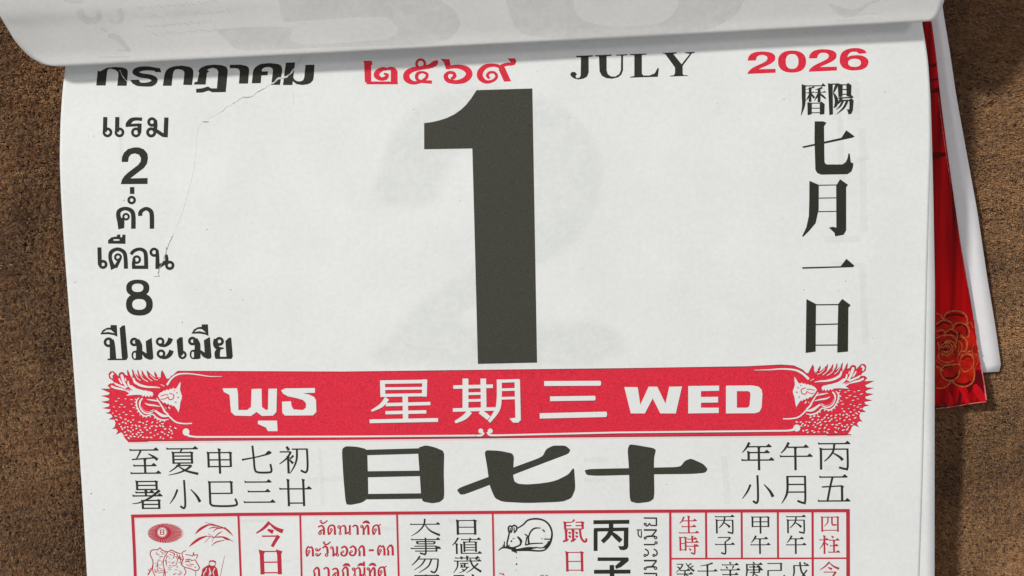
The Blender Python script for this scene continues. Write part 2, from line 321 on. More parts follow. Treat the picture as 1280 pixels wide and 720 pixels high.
# ------------------------------------------------------------------ rug (setting)
rug = mesh('carpet', [(x, y, -0.0026) for x, y in ((-1.2, -1.2), (1.2, -1.2), (1.2, 1.2), (-1.2, 1.2))], [(0, 1, 2, 3)],
           mat('carpet_backing', (0.10, 0.06, 0.032), 0.95, var=0.3, vscale=600, bump=0.0004, bscale=700, spec=0.05))
tag(rug, kind='structure')
def field(x, y, seed, scales, amps):
    r = np.random.RandomState(seed); z = np.zeros_like(x)
    for s_, a_ in zip(scales, amps):
        for _ in range(7):
            t = r.rand()*6.283; k = 6.283/s_*(0.7+0.6*r.rand()); z += a_*np.sin(k*(x*math.cos(t)+y*math.sin(t))+r.rand()*6.283)/2.6
    return z
def pile(n, reg):
    X = []; 
    for (x0, x1, y0, y1, fr) in reg:
        k = int(n*fr); X.append(np.stack([np.random.uniform(x0, x1, k), np.random.uniform(y0, y1, k)], 1))
    P = np.vstack(X); B = unproj(P, flat(-0.0010)); N = len(B)
    x, y = B[:, 0], B[:, 1]
    a1 = field(x, y, 3, (0.0012, 0.0026, 0.012), (1.1, .9, .5)); a2 = field(x, y, 5, (0.0011, 0.0024, 0.015), (1.1, .9, .5))
    lx = 0.26*a1+np.random.normal(0, .36, N)+0.25; ly = 0.22*a2+np.random.normal(0, .26, N)-0.22
    hgt = 0.0021+0.00012*field(x, y, 9, (0.0016, 0.008), (1, 1))+np.random.normal(0, .00016, N)
    hgt = np.clip(hgt, .0009, .0030)
    ln = 0.0011
    wd = np.random.uniform(.00006, .00011, N)
    ang = np.random.uniform(0, 3.1416, N); wx = np.cos(ang)*wd; wy = np.sin(ang)*wd
    b = np.stack([x, y, np.full(N, -.0025)], 1)
    m_ = b+np.stack([lx*ln*.35, ly*ln*.35, hgt*.6], 1); t = b+np.stack([lx*ln, ly*ln, hgt], 1)
    W = np.stack([wx, wy, np.zeros(N)], 1)
    v = np.empty((N, 6, 3)); v[:, 0] = b-W; v[:, 1] = b+W; v[:, 2] = m_+W; v[:, 3] = m_-W; v[:, 4] = t+W*.55; v[:, 5] = t-W*.55
    base = (np.arange(N)*6)[:, None]
    idx = np.concatenate([base+[0, 1, 2, 3], base+[3, 2, 4, 5]], 1).reshape(-1)
    me = bpy.data.meshes.new('carpet_pile'); me.vertices.add(N*6); me.vertices.foreach_set('co', v.reshape(-1))
    me.loops.add(N*8); me.loops.foreach_set('vertex_index', idx.astype(np.int32))
    me.polygons.add(N*2); me.polygons.foreach_set('loop_start', (np.arange(N*2)*4).astype(np.int32)); me.polygons.foreach_set('loop_total', np.full(N*2, 4, np.int32))
    at = me.attributes.new('tone', 'FLOAT', 'POINT'); at.data.foreach_set('value', np.repeat(np.random.rand(N), 6).astype(np.float32))
    me.update(); me.validate()
    m = bpy.data.materials.new('brown_plush'); m.use_nodes = True; nt = m.node_tree; bs = nt.nodes['Principled BSDF']
    bs.inputs['Roughness'].default_value = 0.75; bs.inputs['Specular IOR Level'].default_value = 0.25
    bs.inputs['Sheen Weight'].default_value = 0.25; bs.inputs['Sheen Roughness'].default_value = 0.5
    at = nd(nt, 'ShaderNodeAttribute', attribute_name='tone'); tc = nd(nt, 'ShaderNodeTexCoord')
    n1 = nd(nt, 'ShaderNodeTexNoise'); n1.inputs['Scale'].default_value = 26; n1.inputs['Detail'].default_value = 3
    nt.links.new(tc.outputs['Object'], n1.inputs['Vector'])
    ad = nd(nt, 'ShaderNodeMath', operation='MULTIPLY_ADD'); ad.inputs[1].default_value = 0.35; nt.links.new(at.outputs['Fac'], ad.inputs[0]); 
    ad2 = nd(nt, 'ShaderNodeMath', operation='SUBTRACT'); ad2.inputs[1].default_value = 0.17; nt.links.new(n1.outputs['Fac'], ad2.inputs[0]); nt.links.new(ad2.outputs[0], ad.inputs[2])
    rp = nd(nt, 'ShaderNodeValToRGB'); e = rp.color_ramp.elements; e[0].position = .25; e[0].color = (.215, .100, .038, 1); e[1].position = .8; e[1].color = (.72, .43, .20, 1)
    nt.links.new(ad.outputs[0], rp.inputs[0]); nt.links.new(rp.outputs[0], bs.inputs['Base Color'])
    me.materials.append(m); o = bpy.data.objects.new('carpet_pile', me); COL.objects.link(o); tag(o, 'short brown plush pile of the fabric around the calendar', 'plush pile', kind='stuff')
pile(700000, [(-110, 118, -90, 810, .46), (1150, 1400, -90, 810, .54)])

# ------------------------------------------------------------------ white card under the red foil
def strip_card(name, right, left_x, y0, y1, z0f, thick, m, nr=60, nc=14, corner=0):
    ys = np.linspace(y0, y1, nr); P = []; U = []
    for j, y in enumerate(ys):
        xr = float(smooth_interp(right, y)) if y < y1-14 else float(lerp_pts(right, y))
        if corner and y > y1-corner: xr -= corner-math.sqrt(max(0, corner**2-(corner-(y1-y))**2))
        for i in range(nc):
            u = 1-(1-i/(nc-1))**1.0; x = left_x+(xr-left_x)*u
            P.append((x, y+(1-(x-left_x)/(xr-left_x))*0+ (xr-x)*0.055*max(0, (y-y0)/(y1-y0)), )); U.append((u, y))
    P = np.array(P); U = np.array(U)
    top = unproj(P, z0f if z0f is globals().get('Hfoil') else flat(0.002)); z = top[:, 2] if z0f is globals().get('Hfoil') else z0f(U[:, 0], U[:, 1])
    # re-meet the rays at the exact height
    for _ in range(2):
        t = (z-CO[2])/(top[:, 2]-CO[2]); top = CO[None]+(top-CO[None])*t[:, None]
    return solid_sheet(name, top, nr, nc, thick, m, None), top
card_right = [(-60, 1172), (-20, 1175), (10, 1178.3), (40, 1183.3), (75, 1189), (115, 1194.5), (198, 1209.5), (263, 1221.5), (353, 1235), (400, 1243), (457, 1251.3), (480, 1254)]
card, _ = strip_card('white_card', card_right, 1040, -60, 464.5, lambda u, y: 0.0009+0.0016*np.clip((u-.75)/.25, 0, 1)**2*np.clip((470-y)/500, 0, 1), 0.0004, CARD, corner=3.2)
tag(card, 'plain white card strip sticking out under the red foil card', 'card')

# ------------------------------------------------------------------ red foil card with the flower print
foil_right = [(-60, 1153), (0, 1160.6), (25, 1164.2), (67, 1170), (120, 1175.3), (195, 1185), (300, 1200), (360, 1210.5), (400, 1217.5), (440, 1222.7), (462, 1226.5), (503, 1233.3), (520, 1236)]
def Hfoil(X, Y):
    X = np.asarray(X); Y = np.asarray(Y)
    return 0.0030+0.00030*np.sin(Y/0.0060)+0.0012*np.clip((X-0.112)/0.012, 0, 1)**2*np.clip((-Y-0.014)/0.015, 0, 1)
foil, ftop = strip_card('red_foil_card', foil_right, 1040, -60, 502.5, Hfoil, 0.0003, FOIL, nr=150, nc=70)
tag(foil, 'shiny red foil card with gold peony outline, under the calendar pad', 'card')
k6 = dict(bx=1140, by=400, sc_=6)
k4 = dict(bx=1120, by=340, sc_=4)
k3 = dict(bx=1130, by=120, sc_=3)
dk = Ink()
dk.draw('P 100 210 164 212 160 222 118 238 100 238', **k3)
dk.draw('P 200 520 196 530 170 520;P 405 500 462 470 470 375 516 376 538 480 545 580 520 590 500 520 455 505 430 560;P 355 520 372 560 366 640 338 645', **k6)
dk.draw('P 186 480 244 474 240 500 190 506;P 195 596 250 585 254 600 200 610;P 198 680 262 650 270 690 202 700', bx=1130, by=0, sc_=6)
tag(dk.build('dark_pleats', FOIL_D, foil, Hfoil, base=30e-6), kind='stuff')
fl = Ink().draw('C 150 20 300 -20 400 10 440 60 480 160 490 240 500 330 468 380 462 440 400 490 330 496 270 470 240 505 150 520 60 400', **k6)
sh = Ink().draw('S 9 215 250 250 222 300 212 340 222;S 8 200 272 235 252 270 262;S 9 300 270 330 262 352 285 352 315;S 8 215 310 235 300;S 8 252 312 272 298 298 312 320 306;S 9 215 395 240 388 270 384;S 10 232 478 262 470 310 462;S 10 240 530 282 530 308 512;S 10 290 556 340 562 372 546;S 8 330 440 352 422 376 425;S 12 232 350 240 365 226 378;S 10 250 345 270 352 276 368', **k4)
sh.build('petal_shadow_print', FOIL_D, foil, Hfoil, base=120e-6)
fl.build('flower_shape', FOIL_M, foil, Hfoil, base=90e-6)
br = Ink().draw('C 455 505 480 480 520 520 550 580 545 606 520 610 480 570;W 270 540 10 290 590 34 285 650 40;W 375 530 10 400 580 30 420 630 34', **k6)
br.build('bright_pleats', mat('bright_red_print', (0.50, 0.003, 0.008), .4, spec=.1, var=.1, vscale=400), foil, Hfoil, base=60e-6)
gd = Ink()
gd.draw('S 6 200 206 222 215 235 240;S 7 236 238 250 206 295 194 338 206 356 235 352 256;S 7 200 262 232 241 268 248 286 274 278 290;S 7 284 272 306 254 345 262 364 290 362 322 340 328 322 312;S 6 203 296 232 290 246 308 240 322;S 6 244 304 272 286 302 300 306 326 296 340;S 5 200 330 238 316 282 318 298 334 300 360;S 6 318 324 345 330 356 360 348 392 326 396;S 6 352 262 372 252 384 280;S 5 208 350 215 390 210 430;S 5 222 380 235 360 262 352 280 372 284 392 268 410 240 412 226 396;S 6 232 380 250 366 268 376 272 392 258 402 240 398;S 4 240 350 262 340 286 352 292 372;S 6 322 430 340 412 372 412 388 440 384 470 362 492 340 498 322 478;S 5 352 402 378 396 384 420 ;S 6 224 492 240 470 270 462 316 462 318 470;S 6 222 490 228 520 252 540 282 542 310 520 318 490;S 7 276 544 310 568 350 572 384 548 392 500 382 470;S 6 200 470 222 482 226 500;S 7 200 580 236 580 262 562 278 540;S 5 395 420 412 400;S 5 300 340 320 350 330 372 322 400 308 420;S 5 210 430 230 446 262 452 290 440;S 4 384 500 396 490', **k4)
gd.draw('S 5 228 190 245 170 270 180 262 205;S 5 220 225 250 240 290 230 300 205;S 5 235 250 262 270 300 262;S 5 275 160 310 165 325 200 318 230;S 4 340 160 352 200 342 240;S 4 370 130 400 150 408 200', **k6)
gd.draw('S 4 180 300 215 330 260 345 330 335 355 320;S 4 345 215 350 250 340 285 352 320;S 4 405 200 400 230 415 262;S 4 300 130 330 150 335 175;S 5 230 215 240 200 262 205 270 225 255 240 238 232;S 4 205 180 200 210 206 245 230 268;S 4 250 165 268 158 290 172;S 4 280 250 300 245 312 262;S 4 420 262 445 270 462 300;S 4 460 250 490 262 498 300 480 340;S 4 465 180 450 210 455 245;S 4 180 110 215 118 250 112 300 120;S 4 320 180 330 200 320 222;S 5 216 252 236 262 258 256;S 4 372 250 366 290 352 330;S 4 180 350 200 372 240 378', **k6)
gd.build('gold_flower_outline', GOLD, foil, Hfoil, base=150e-6)
gl = Ink(); gl.draw('W 128 0 1 155 200 2 175 330 1;W 205 520 1 225 640 1 240 720 1', **k3); gl.draw('W 466 0 3 480 120 5 497 240 7;D 499 239 7 5;W 505 280 4 516 340 9 521 368 11;W 524 385 5 540 470 9 556 600 12;W 180 664 4 300 652 6 430 628 5 556 612 9', **k6)
gl.build('foil_edge', mat('pale_foil_edge', (.70, .12, .12), .3, var=.6, vscale=900, coat=.2), foil, Hfoil, base=40e-6)  # paler red strips along the right and lower edges of the foil

# ------------------------------------------------------------------ the tear-off calendar
cal = bpy.data.objects.new('tear_off_calendar', None); COL.objects.link(cal); cal.location = (0, 0, 0); cal.empty_display_size = .02
tag(cal, 'white daily tear-off calendar open at Wednesday 1 July 2026 on brown plush', 'calendar')
LEFT = [(-60, 90), (20, 86), (60, 83.5), (82, 82), (110, 78.3), (150, 75.6), (200, 74.6), (240, 76), (290, 79), (340, 82.6), (400, 87.3), (460, 91.8), (540, 97.6), (620, 103), (720, 108.8), (830, 115)]
R_TOP = [(-60, 1143), (27, 1152.3), (50, 1156.4), (80, 1160.6), (120, 1162.6), (180, 1163.4), (250, 1161.2), (330, 1159), (480, 1155.8), (600, 1153), (720, 1149), (830, 1145)]
R_2 = [(-60, 1143), (27, 1152), (50, 1156), (80, 1160.3), (120, 1163.2), (180, 1165), (250, 1166.8), (360, 1168.6), (480, 1168.3), (720, 1168.2), (830, 1168)]
def page(name, LT, RT, hf, nr, nc, y0, y1, thick, m, dz=0, dl=0, dr=0):
    P = []
    for y in np.linspace(y0, y1, nr):
        l = float(smooth_interp(LT, y))+dl; r = float(smooth_interp(RT, y))+dr
        for i in range(nc): P.append((l+(r-l)*i/(nc-1), y))
    top = unproj(np.array(P), lambda X, Y: hf(X, Y)+dz)
    return solid_sheet(name, top, nr, nc, thick, m, cal)
sheet = page('date_sheet', LEFT, R_TOP, Hsheet, 265, 330, 8, 800, 0.00007, PAPER)
for i in range(5):
    page('page', LEFT, R_2, Hsheet, 80, 90, 8, 800+i, 0.00007, PAPER, dz=-0.00013*(i+1), dl=0.5+[0, .6, 0.1, .8, .3][i], dr=-[0, .9, .3, 1.2, .6][i])
# page block: thin leaves joined, sides slightly uneven
P0 = unproj(np.array([(float(smooth_interp(LEFT, y))+1.2, y) for y in np.linspace(8, 804, 60)]+[(float(smooth_interp(R_2, y))-1.2, y) for y in np.linspace(804, 8, 60)]), lambda X, Y: ZS+TILT*Y-.001)
v = []; f = []; n = len(P0); NL = 46
for k in range(NL):
    o_ = 0.00009*math.sin(k*2.4)+random.uniform(-.00006, .00006)
    for up in (0, 0.00014):
        for p in P0: v.append((p[0]*(1+o_/0.1), p[1]*(1+o_/0.1), 0.0036+(p[2]-0.0036)*k/(NL-1)+up-0.00014))
    b = len(v)-2*n
    for i in range(n): j = (i+1) % n; f.append((b+j, b+i, b+n+i, b+n+j))
    f.append(tuple(b+n+n-1-i for i in range(n))); f.append(tuple(b+i for i in range(n)))
blk = mesh('page_block', v, f, EDGE, cal)

# flipped-over pages: they leave the binding, bulge towards the reader and fold back up
ROWS = [((98, 22), (1140, -30), 1.2), ((95, 52), (1145, 0), 1.8), ((90, 72), (1152, 17), 3.8), ((83, 81.6), (1160, 26.2), 5.7), ((71, 82.6), (1164.5, 25.6), 6.7),
        ((58, 81.2), (1168, 24.4), 7.2), ((46, 76.2), (1173, 18.8), 7.6), ((35, 68.6), (1177, 10.6), 8.2), ((20, 52.5), (1181.5, -5), 9.7), ((8.5, 34), (1184, -22), 11.4), ((-1, 18), (1186, -38), 13.1), ((-13, -6), (1190, -62), 15.1), ((-27, -40), (1194, -95), 17.9), ((-45, -90), (1198, -145), 21.8), ((-60, -150), (1202, -200), 26.5)]
rl = catmull([(*r[0], r[2]) for r in ROWS], step=3); rr = catmull([(*r[1], r[2]) for r in ROWS], step=3)
if len(rl) != len(rr):
    tl = np.linspace(0, 1, len(rl)); tr = np.linspace(0, 1, len(rr)); rr = [np.array([np.interp(t, tr, [q[k] for q in rr]) for k in range(3)]) for t in tl]
def roll_wave(u, h): return 0.00010*math.sin(u*37+h*.35)*min(1, max(0, (h-7)/4))+0.00006*math.sin(u*83-h*.5)*min(1, max(0, (h-7)/4))+0.0004*math.sin(u*9+1)*max(0, (h-5)/20)+0.0036*math.exp(-u/0.10)*(lambda q: q*q*(3-2*q))(min(1, max(0, (h-6.6)/9)))
def roll(name, dz, shrink, m):
    nc = 150; P = []; Z = []
    for a, b in zip(rl, rr):
        for i in range(nc):
            u = i/(nc-1); u2 = shrink+(1-2*shrink)*u
            P.append((a[0]+(b[0]-a[0])*u2, a[1]+(b[1]-a[1])*u2+0.9*math.sin(u*math.pi)))
            z = (a[2]+(b[2]-a[2])*u2)*0.001
            z += roll_wave(u, a[2]); Z.append(z+dz)
    Z = np.array(Z); top = unproj(np.array(P), lambda X, Y: Z+ZS+TILT*Y)
    me = mesh(name, top, grid_faces(len(rl), nc), m, cal, True)
    s = me.modifiers.new('s', 'SOLIDIFY'); s.thickness = 0.00009; s.offset = 0
    return me, top, nc
flip, rtop, RN = roll('flipped_page', 0, 0, PAPER2)
for k in range(1, 4): roll('flipped_page', -0.00028*k, 0.0006*k, PAPER2)
# height field of the visible (upper) part for its show-through print
k0 = next(i for i, a in enumerate(rl) if a[2] > 7.25)
def on_roll(P):
    """traced points met with the upper face of the flipped page"""
    rel = []
    for px, py in P:
        ys = []; zs = []
        for a, b in zip(rl[k0:], rr[k0:]):
            u = (px-a[0])/(b[0]-a[0]); ys.append(-(a[1]+(b[1]-a[1])*u+0.9*math.sin(u*math.pi)))
            zs.append((a[2]+(b[2]-a[2])*u)*0.001+roll_wave(u, a[2]))
        rel.append(np.interp(-py, ys, zs)+0.00012)
    rel = np.array(rel); return unproj(P, lambda X, Y: rel+ZS+TILT*Y)
g = Ink()
g.draw('C 348 -14 349 6 354 26 375 26 472 21 490 27 497 38 489 46 472 50 392 55 370 53 362 48 358 34 278 36 281 48 290 57 312 63 413 59 520 56 548 52 565 46 575 30 568 13 552 0 545 -14 450 -18')
g.draw('C 629 -14 632 0 640 25 646 36 660 44 703 48 790 45 850 42 884 37 914 23 926 8 930 -14 852 -14 849 0 842 17 832 25 817 30 779 33 745 30 728 24 718 12 712 -14 670 -18')
g.draw('W 640 70 50 660 140 60 730 170 50 790 140 50 780 80 40;W 870 160 30 930 180 36 975 150 40 950 70 44;W 800 220 30 860 250 30;W 860 290 30 930 300 50 1040 410 30;W 930 400 20 1030 405 16;W 510 0 20 600 15 30 660 10 30;L 12 790 455 1040 455', 0, 0, 6.4)
rnd = random.Random(4)
for (x0, y0, x1, y1) in ((170, 10, 272, 3), (172, 22, 284, 14), (178, 34, 262, 27), (190, 43, 282, 37)):
    t = 0
    while t < 1:
        X = x0+(x1-x0)*t; Y = y0+(y1-y0)*t; g.draw('S 1.3 %f %f %f %f %f %f' % (X, Y+rnd.uniform(-2, 2), X+2, Y+rnd.uniform(-3, 1), X+4+rnd.random()*2, Y+rnd.uniform(-1, 3))); t += rnd.uniform(.035, .06)
g.draw('W 300 20 4 345 45 34 380 62 40 440 60 30 500 20 16 560 2 8;W 380 85 4 440 78 6 500 66 10 550 70 4;L 3 330 105 530 92', 960, 0, 4)
g.build('show_through_print', GHOST_B, flip, None, base=0)

# ------------------------------------------------------------------ print on the date sheet
def put(name, m, base=14e-6, label=None):
    def fin(ink, parent=sheet): 
        o = ink.build(name, m, parent, Hsheet, base); 
        if label: o['label'] = label
        return o
    return fin
def soft_ghost(name, outer, hole, bx, by, k, alpha):
    """faint print of the next sheet seen through the paper: density falls off softly at its edge"""
    o = np.array([p[:2] for p in catmull([(bx+outer[i]/k, by+outer[i+1]/k, 0) for i in range(0, len(outer), 2)], True)])
    h = np.array([p[:2] for p in catmull([(bx+hole[i]/k, by+hole[i+1]/k, 0) for i in range(0, len(hole), 2)], True)])
    x0, y0 = o.min(0)-14; x1, y1 = o.max(0)+14; c = 2.5; nx = int((x1-x0)/c); ny = int((y1-y0)/c)
    X, Y = np.meshgrid(x0+np.arange(nx)*c, y0+np.arange(ny)*c)
    def inside(q):
        r_ = np.zeros(X.shape, bool)
        for a, b in zip(q, np.roll(q, -1, 0)):
            cnd = (a[1] > Y) != (b[1] > Y)
            with np.errstate(all='ignore'): xi = a[0]+(Y-a[1])*(b[0]-a[0])/(b[1]-a[1])
            r_ ^= cnd & (X < xi)
        return r_
    m_ = (inside(o) & ~inside(h)).astype(float); kn = np.exp(-np.linspace(-2, 2, 9)**2/1.2); kn /= kn.sum()
    m_ = np.apply_along_axis(lambda v_: np.convolve(v_, kn, 'same'), 0, m_); m_ = np.apply_along_axis(lambda v_: np.convolve(v_, kn, 'same'), 1, m_)
    co = unproj(np.stack([X.ravel(), Y.ravel()], 1), Hsheet); co[:, 2] += 16e-6
    fc = [q[::-1] for q in grid_faces(ny, nx) if m_.ravel()[list(q)].max() > .01]
    mt = mat(name, (0.42, 0.46, 0.45), .8, alpha=alpha, spec=.1); nt = mt.node_tree; b_ = nt.nodes['Principled BSDF']
    at = nd(nt, 'ShaderNodeAttribute', attribute_name='print_tone'); mu = nd(nt, 'ShaderNodeMath', operation='MULTIPLY')
    nt.links.new(b_.inputs['Alpha'].links[0].from_socket, mu.inputs[0]); nt.links.new(at.outputs['Fac'], mu.inputs[1]); nt.links.new(mu.outputs[0], b_.inputs['Alpha'])
    ob = mesh(name, co, fc, mt, sheet); a_ = ob.data.attributes.new('print_tone', 'FLOAT', 'POINT'); a_.data.foreach_set('value', m_.ravel().astype(np.float32))
    bm = bmesh.new(); bm.from_mesh(ob.data); bmesh.ops.delete(bm, geom=[v_ for v_ in bm.verts if not v_.link_faces], context='VERTS'); bm.to_mesh(ob.data); bm.free()
    return ob
soft_ghost('numeral_show_through', [30, 310, 35, 200, 90, 100, 200, 50, 340, 45, 470, 90, 545, 190, 545, 300, 490, 400, 330, 500, 220, 600, 560, 600, 555, 690, 45, 690, 60, 620, 130, 540, 330, 400, 385, 300, 380, 220, 300, 170, 220, 190, 170, 250, 160, 310][:44]+[175, 250, 160, 310], [0, 0, 1, 0, 1, 1, 0, 1], 460, 90, 1.894, .07)
gh2 = Ink().draw('L 12 1044 100 1046 150;L 16 1066 102 1068 150;L 9 1078 160 1080 290;L 8 1050 150 1054 282;L 7 1060 205 1086 196;L 8 1030 300 1076 298;L 8 1078 335 1082 430;L 6 1040 330 1082 332;L 5 400 560 404 632;L 6 384 600 440 598;L 5 300 652 340 650;L 5 470 662 494 660;S 5 560 650 580 656 600 652;L 7 1030 585 1060 584;L 4 680 660 682 690;L 4 340 700 364 702;L 5 150 140 152 200;L 8 905 570 910 630;L 6 730 575 760 574;L 6 730 600 756 600;L 4 700 500 701 501')
tag(gh2.build('sheet_show_through', mat('fainter_show_through', (0.42, 0.46, 0.46), .8, alpha=.05, spec=.1), sheet, Hsheet, 6e-6, lay=0.15e-6), kind='stuff')

put('month_name', INK_T)(Ink().draw('''P 88 315 100 190 105 155 128 165 200 125 290 117 370 122 410 138 424 160 425 190 412 318 312 318 325 200 320 170 290 148 240 135 215 142 205 160 188 315
W 765 150 34 640 132 42 545 142 52 505 172 60 560 205 48 660 222 50 712 255 62 680 295 56 600 305 42 520 295 44 478 266 30;P 735 130 765 128 782 172 715 172 712 150;P 448 255 540 252 560 285 480 300
P 798 318 815 200 828 165 850 140 880 122 920 110 1000 102 1080 115 1108 130 1122 152 1125 190 1110 310 1015 308 1028 195 1026 170 1010 150 960 140 930 146 915 162 905 200 892 318''', 110, 70, 8.533)
 .draw('''P -65 305 -55 275 -30 275 -8 180 -20 160 10 125 70 100 150 92 230 98 280 115 297 150 290 230 275 385 135 388 90 370 30 390 -40 392 -42 350 20 345 85 325 120 345 180 345 195 170 180 140 140 125 100 135 75 150 100 165 75 180 60 305
P 318 95 430 92 495 105 518 122 525 150 512 295 415 295 425 170 418 145 400 133 375 130 318 130
P 552 292 565 170 572 145 590 120 620 98 650 85 740 75 830 85 862 100 875 125 877 160 853 308 760 308 778 160 774 136 755 122 735 118 700 120 675 130 660 145 660 165 725 163 720 205 655 208 648 290
P 915 72 1015 68 1000 190 985 310 885 310;P 1125 95 1222 93 1214 220 1205 260 1180 288 1145 303 1090 310 1030 300 985 265 995 232 1012 256 1040 270 1075 270 1100 258 1112 230''', 250, 70, 8.533))
put('thai_year', RED)(Ink().draw('''W 88 98 54 90 180 52 92 262 48;P 55 98 120 98 128 130 66 120;L 22 80 266 318 266;L 52 291 172 291 274;W 291 185 50 282 165 40 258 156 24 235 162 18;W 237 162 20 205 160 30 165 182 40 158 212 42 190 236 28 228 228 30 238 205 24 212 195 14
W 622 96 16 600 118 44 560 140 34 500 152 30 430 166 38 388 195 46 388 235 48 430 264 30 490 258 22 535 228 24 540 198 22 502 184 18 470 196 26 462 225 26 485 252 22 578 260 26;O 493 120 32 20
P 645 82 712 85 722 140 715 162 685 162 672 115;W 700 148 24 780 142 32 845 165 46 862 205 50 825 245 42 760 260 30 700 246 34 684 214 34 705 188 24 742 190 24 752 215 28 725 238 22
P 1155 80 1210 78 1222 100 1212 128 1175 134 1180 110;W 1195 122 24 1150 124 26 1105 138 24;P 1092 128 1128 136 1182 254 1128 256 1088 168;W 1110 150 30 1060 132 24 990 140 34 948 180 44 948 225 44 990 258 28 1045 248 22 1072 218 22 1055 188 20 1015 188 20 1000 212 22 1018 232 18''', 445, 60, 6.095))
put('english_month_name', INK_T)(Ink().draw('''P 112 108 265 103 262 114 225 119 226 260 210 300 175 318 130 325 90 315 60 290 58 270 75 255 100 256 118 275 105 295 115 312 140 310 152 290 155 122 112 121
P 285 103 435 97 433 108 390 112 390 240 400 275 430 297 470 297 505 275 520 240 522 106 479 107 478 98 580 94 578 103 540 107 540 240 525 280 495 305 440 318 385 312 345 290 325 250 320 115 286 114
P 603 93 755 87 753 97 712 101 712 270 725 288 780 288 830 268 855 220 868 222 858 300 605 308 605 300 643 292 643 103 603 102
P 893 82 1030 75 1030 85 1000 92 1075 185 1150 90 1108 84 1108 76 1195 71 1195 80 1170 86 1085 200 1085 270 1095 285 1132 285 1130 292 970 298 970 290 1005 285 1015 265 1015 215 925 92''', 705, 55, 7.314))
two = 'P 72 195 76 170 85 150 105 130 130 118 165 110 200 108 240 109 270 113 300 122 320 135 331 152 332 170 328 190 315 205 290 223 260 238 175 275 335 272 335 308 70 320 74 306 85 290 105 272 130 255 215 215 245 198 257 182 258 165 250 152 225 142 205 141 185 143 168 151 158 162 147 193'
yy = Ink().draw(two, 925, 50, 7.53).draw(two, 925, 50, 7.53, dx=577, dy=-21)
yy.draw('Q e 490 203 132 104 | e 490 202 60 70;Q 1190 125 1120 130 1100 112 1060 110 1038 118 1025 130 1015 145 1010 162 1035 150 1060 145 1100 142 1140 145 1172 156 1195 172 1207 190 1210 210 1205 232 1195 250 1172 268 1140 280 1100 286 1060 287 1020 282 985 270 960 252 945 230 938 205 938 185 942 155 952 128 970 106 1000 90 1040 79 1080 75 1120 77 1150 85 1172 95 1185 108 | e 1078 215 60 38', 925, 50, 7.53)
put('year_number', RED)(yy)
put('big_numeral_one', INK, 40e-6)(Ink().draw('P 595.7 112.7 665.4 110.6 671.3 453.3 597.4 454.9 592.2 250 590.4 185.6 530.2 186.6 530.2 153.9 540 152.6 549.8 150.3 559 147.3 568.2 142.8 576 137.3 582.5 131.2 589 123'))
# left column
L1 = Ink().draw('''L 64 140 75 134 300;O 172 306 53 42;L 64 320 75 316 300;O 352 306 53 42
W 692 110 54 600 104 50 535 118 62 495 160 72 470 195 64;L 44 444 204 650 192;L 62 655 172 650 312;O 600 306 54 42
O 840 150 50 44;W 888 120 54 894 200 60 880 290 56;O 828 306 54 46;L 56 876 262 1018 356;L 66 1056 82 1044 380''', 120, 140, 12)
L1.draw('P 368 330 370 305 380 283 400 265 430 257 455 257 480 267 497 288 500 312 495 338 480 360 440 390 412 412 498 410 498 440 364 441 370 418 382 400 400 383 450 345 463 328 465 310 455 294 435 287 415 292 404 306 400 330', 60, 120, 4)
L1.draw('L 62 390 42 390 138;O 383 223 42 36;W 238 620 80 218 520 68 198 430 62 214 370 58 290 340 50 370 364 58 405 430 62 407 620 64;O 305 453 38 30;W 262 470 40 256 540 54 250 610 60;W 503 442 60 508 385 56 578 342 50 640 368 58 662 430 62 664 620 62', 130, 230, 11.08)
L1.draw('''L 54 152 205 158 440;O 200 432 42 38;Q 268 155 268 110 310 72 385 58 390 35 430 32 432 68 456 70 458 35 500 35 500 158 | e 378 106 44 11
W 345 490 84 315 420 54 295 340 48 312 265 52 395 228 46 475 265 52 500 340 52 506 490 54;O 400 336 38 30;W 430 350 40 400 410 44 366 472 50
W 572 298 44 615 250 46 690 228 44 752 255 50 772 320 54 776 490 54;L 46 588 470 802 470;W 612 480 50 608 410 46 618 360 40;O 650 368 42 32
O 882 270 44 36;W 922 240 40 926 330 50 928 492 60;L 50 930 470 1040 400;O 1090 445 44 38;P 1034 205 1066 203 1058 232 1040 250;W 1045 300 30 1050 350 44 1052 410 44''', 110, 290, 10.667)
L1.draw('Q e 449 280 58 42 | e 448 279 29 21;Q e 457 362 67 56 | e 456 362 35 27', 60, 290, 4)
ma = 'O 340 195 27 24;W 362 178 44 384 225 52 385 280 52;Q e 352 314 36 42 | e 344 316 13 26;P 354 270 412 270 412 348 390 356 354 356;W 408 280 16 445 318 40 480 338 30;P 442 188 495 158 510 335 500 352 470 354 452 338'
ii = 'Q 38 128 60 90 95 70 130 66 130 45 185 45 190 148 160 135 110 126 | 60 112 95 86 130 86 168 118 110 106'
k7 = (120, 400, 7.111)
L1.draw('O 112 198 32 24;W 138 176 40 146 230 48 152 352 58;L 14 103 350 262 350;P 210 72 238 48 258 48 284 330 272 354 240 354 230 335', *k7).draw(ma, *k7).draw(ii, *k7).draw(ma, *k7, dx=517, dy=-8).draw(ii, *k7, dx=810, dy=-6)
L1.draw('''O 570 192 28 22;W 562 222 26 610 228 26 648 200 40 664 162 44;O 578 300 28 22;W 568 328 26 618 334 28 655 306 40 672 270 42
P 716 178 746 153 770 153 778 300 748 330 728 300;O 768 310 28 20;O 1097 190 28 24;W 1066 168 36 1062 215 44 1085 250 34 1138 250 8;W 1095 258 30 1078 290 48 1080 335 44;L 20 1062 336 1190 336;P 1150 186 1180 158 1202 157 1216 325 1204 346 1170 346 1160 330''', *k7)
put('lunar_date_column', INK_T)(L1)
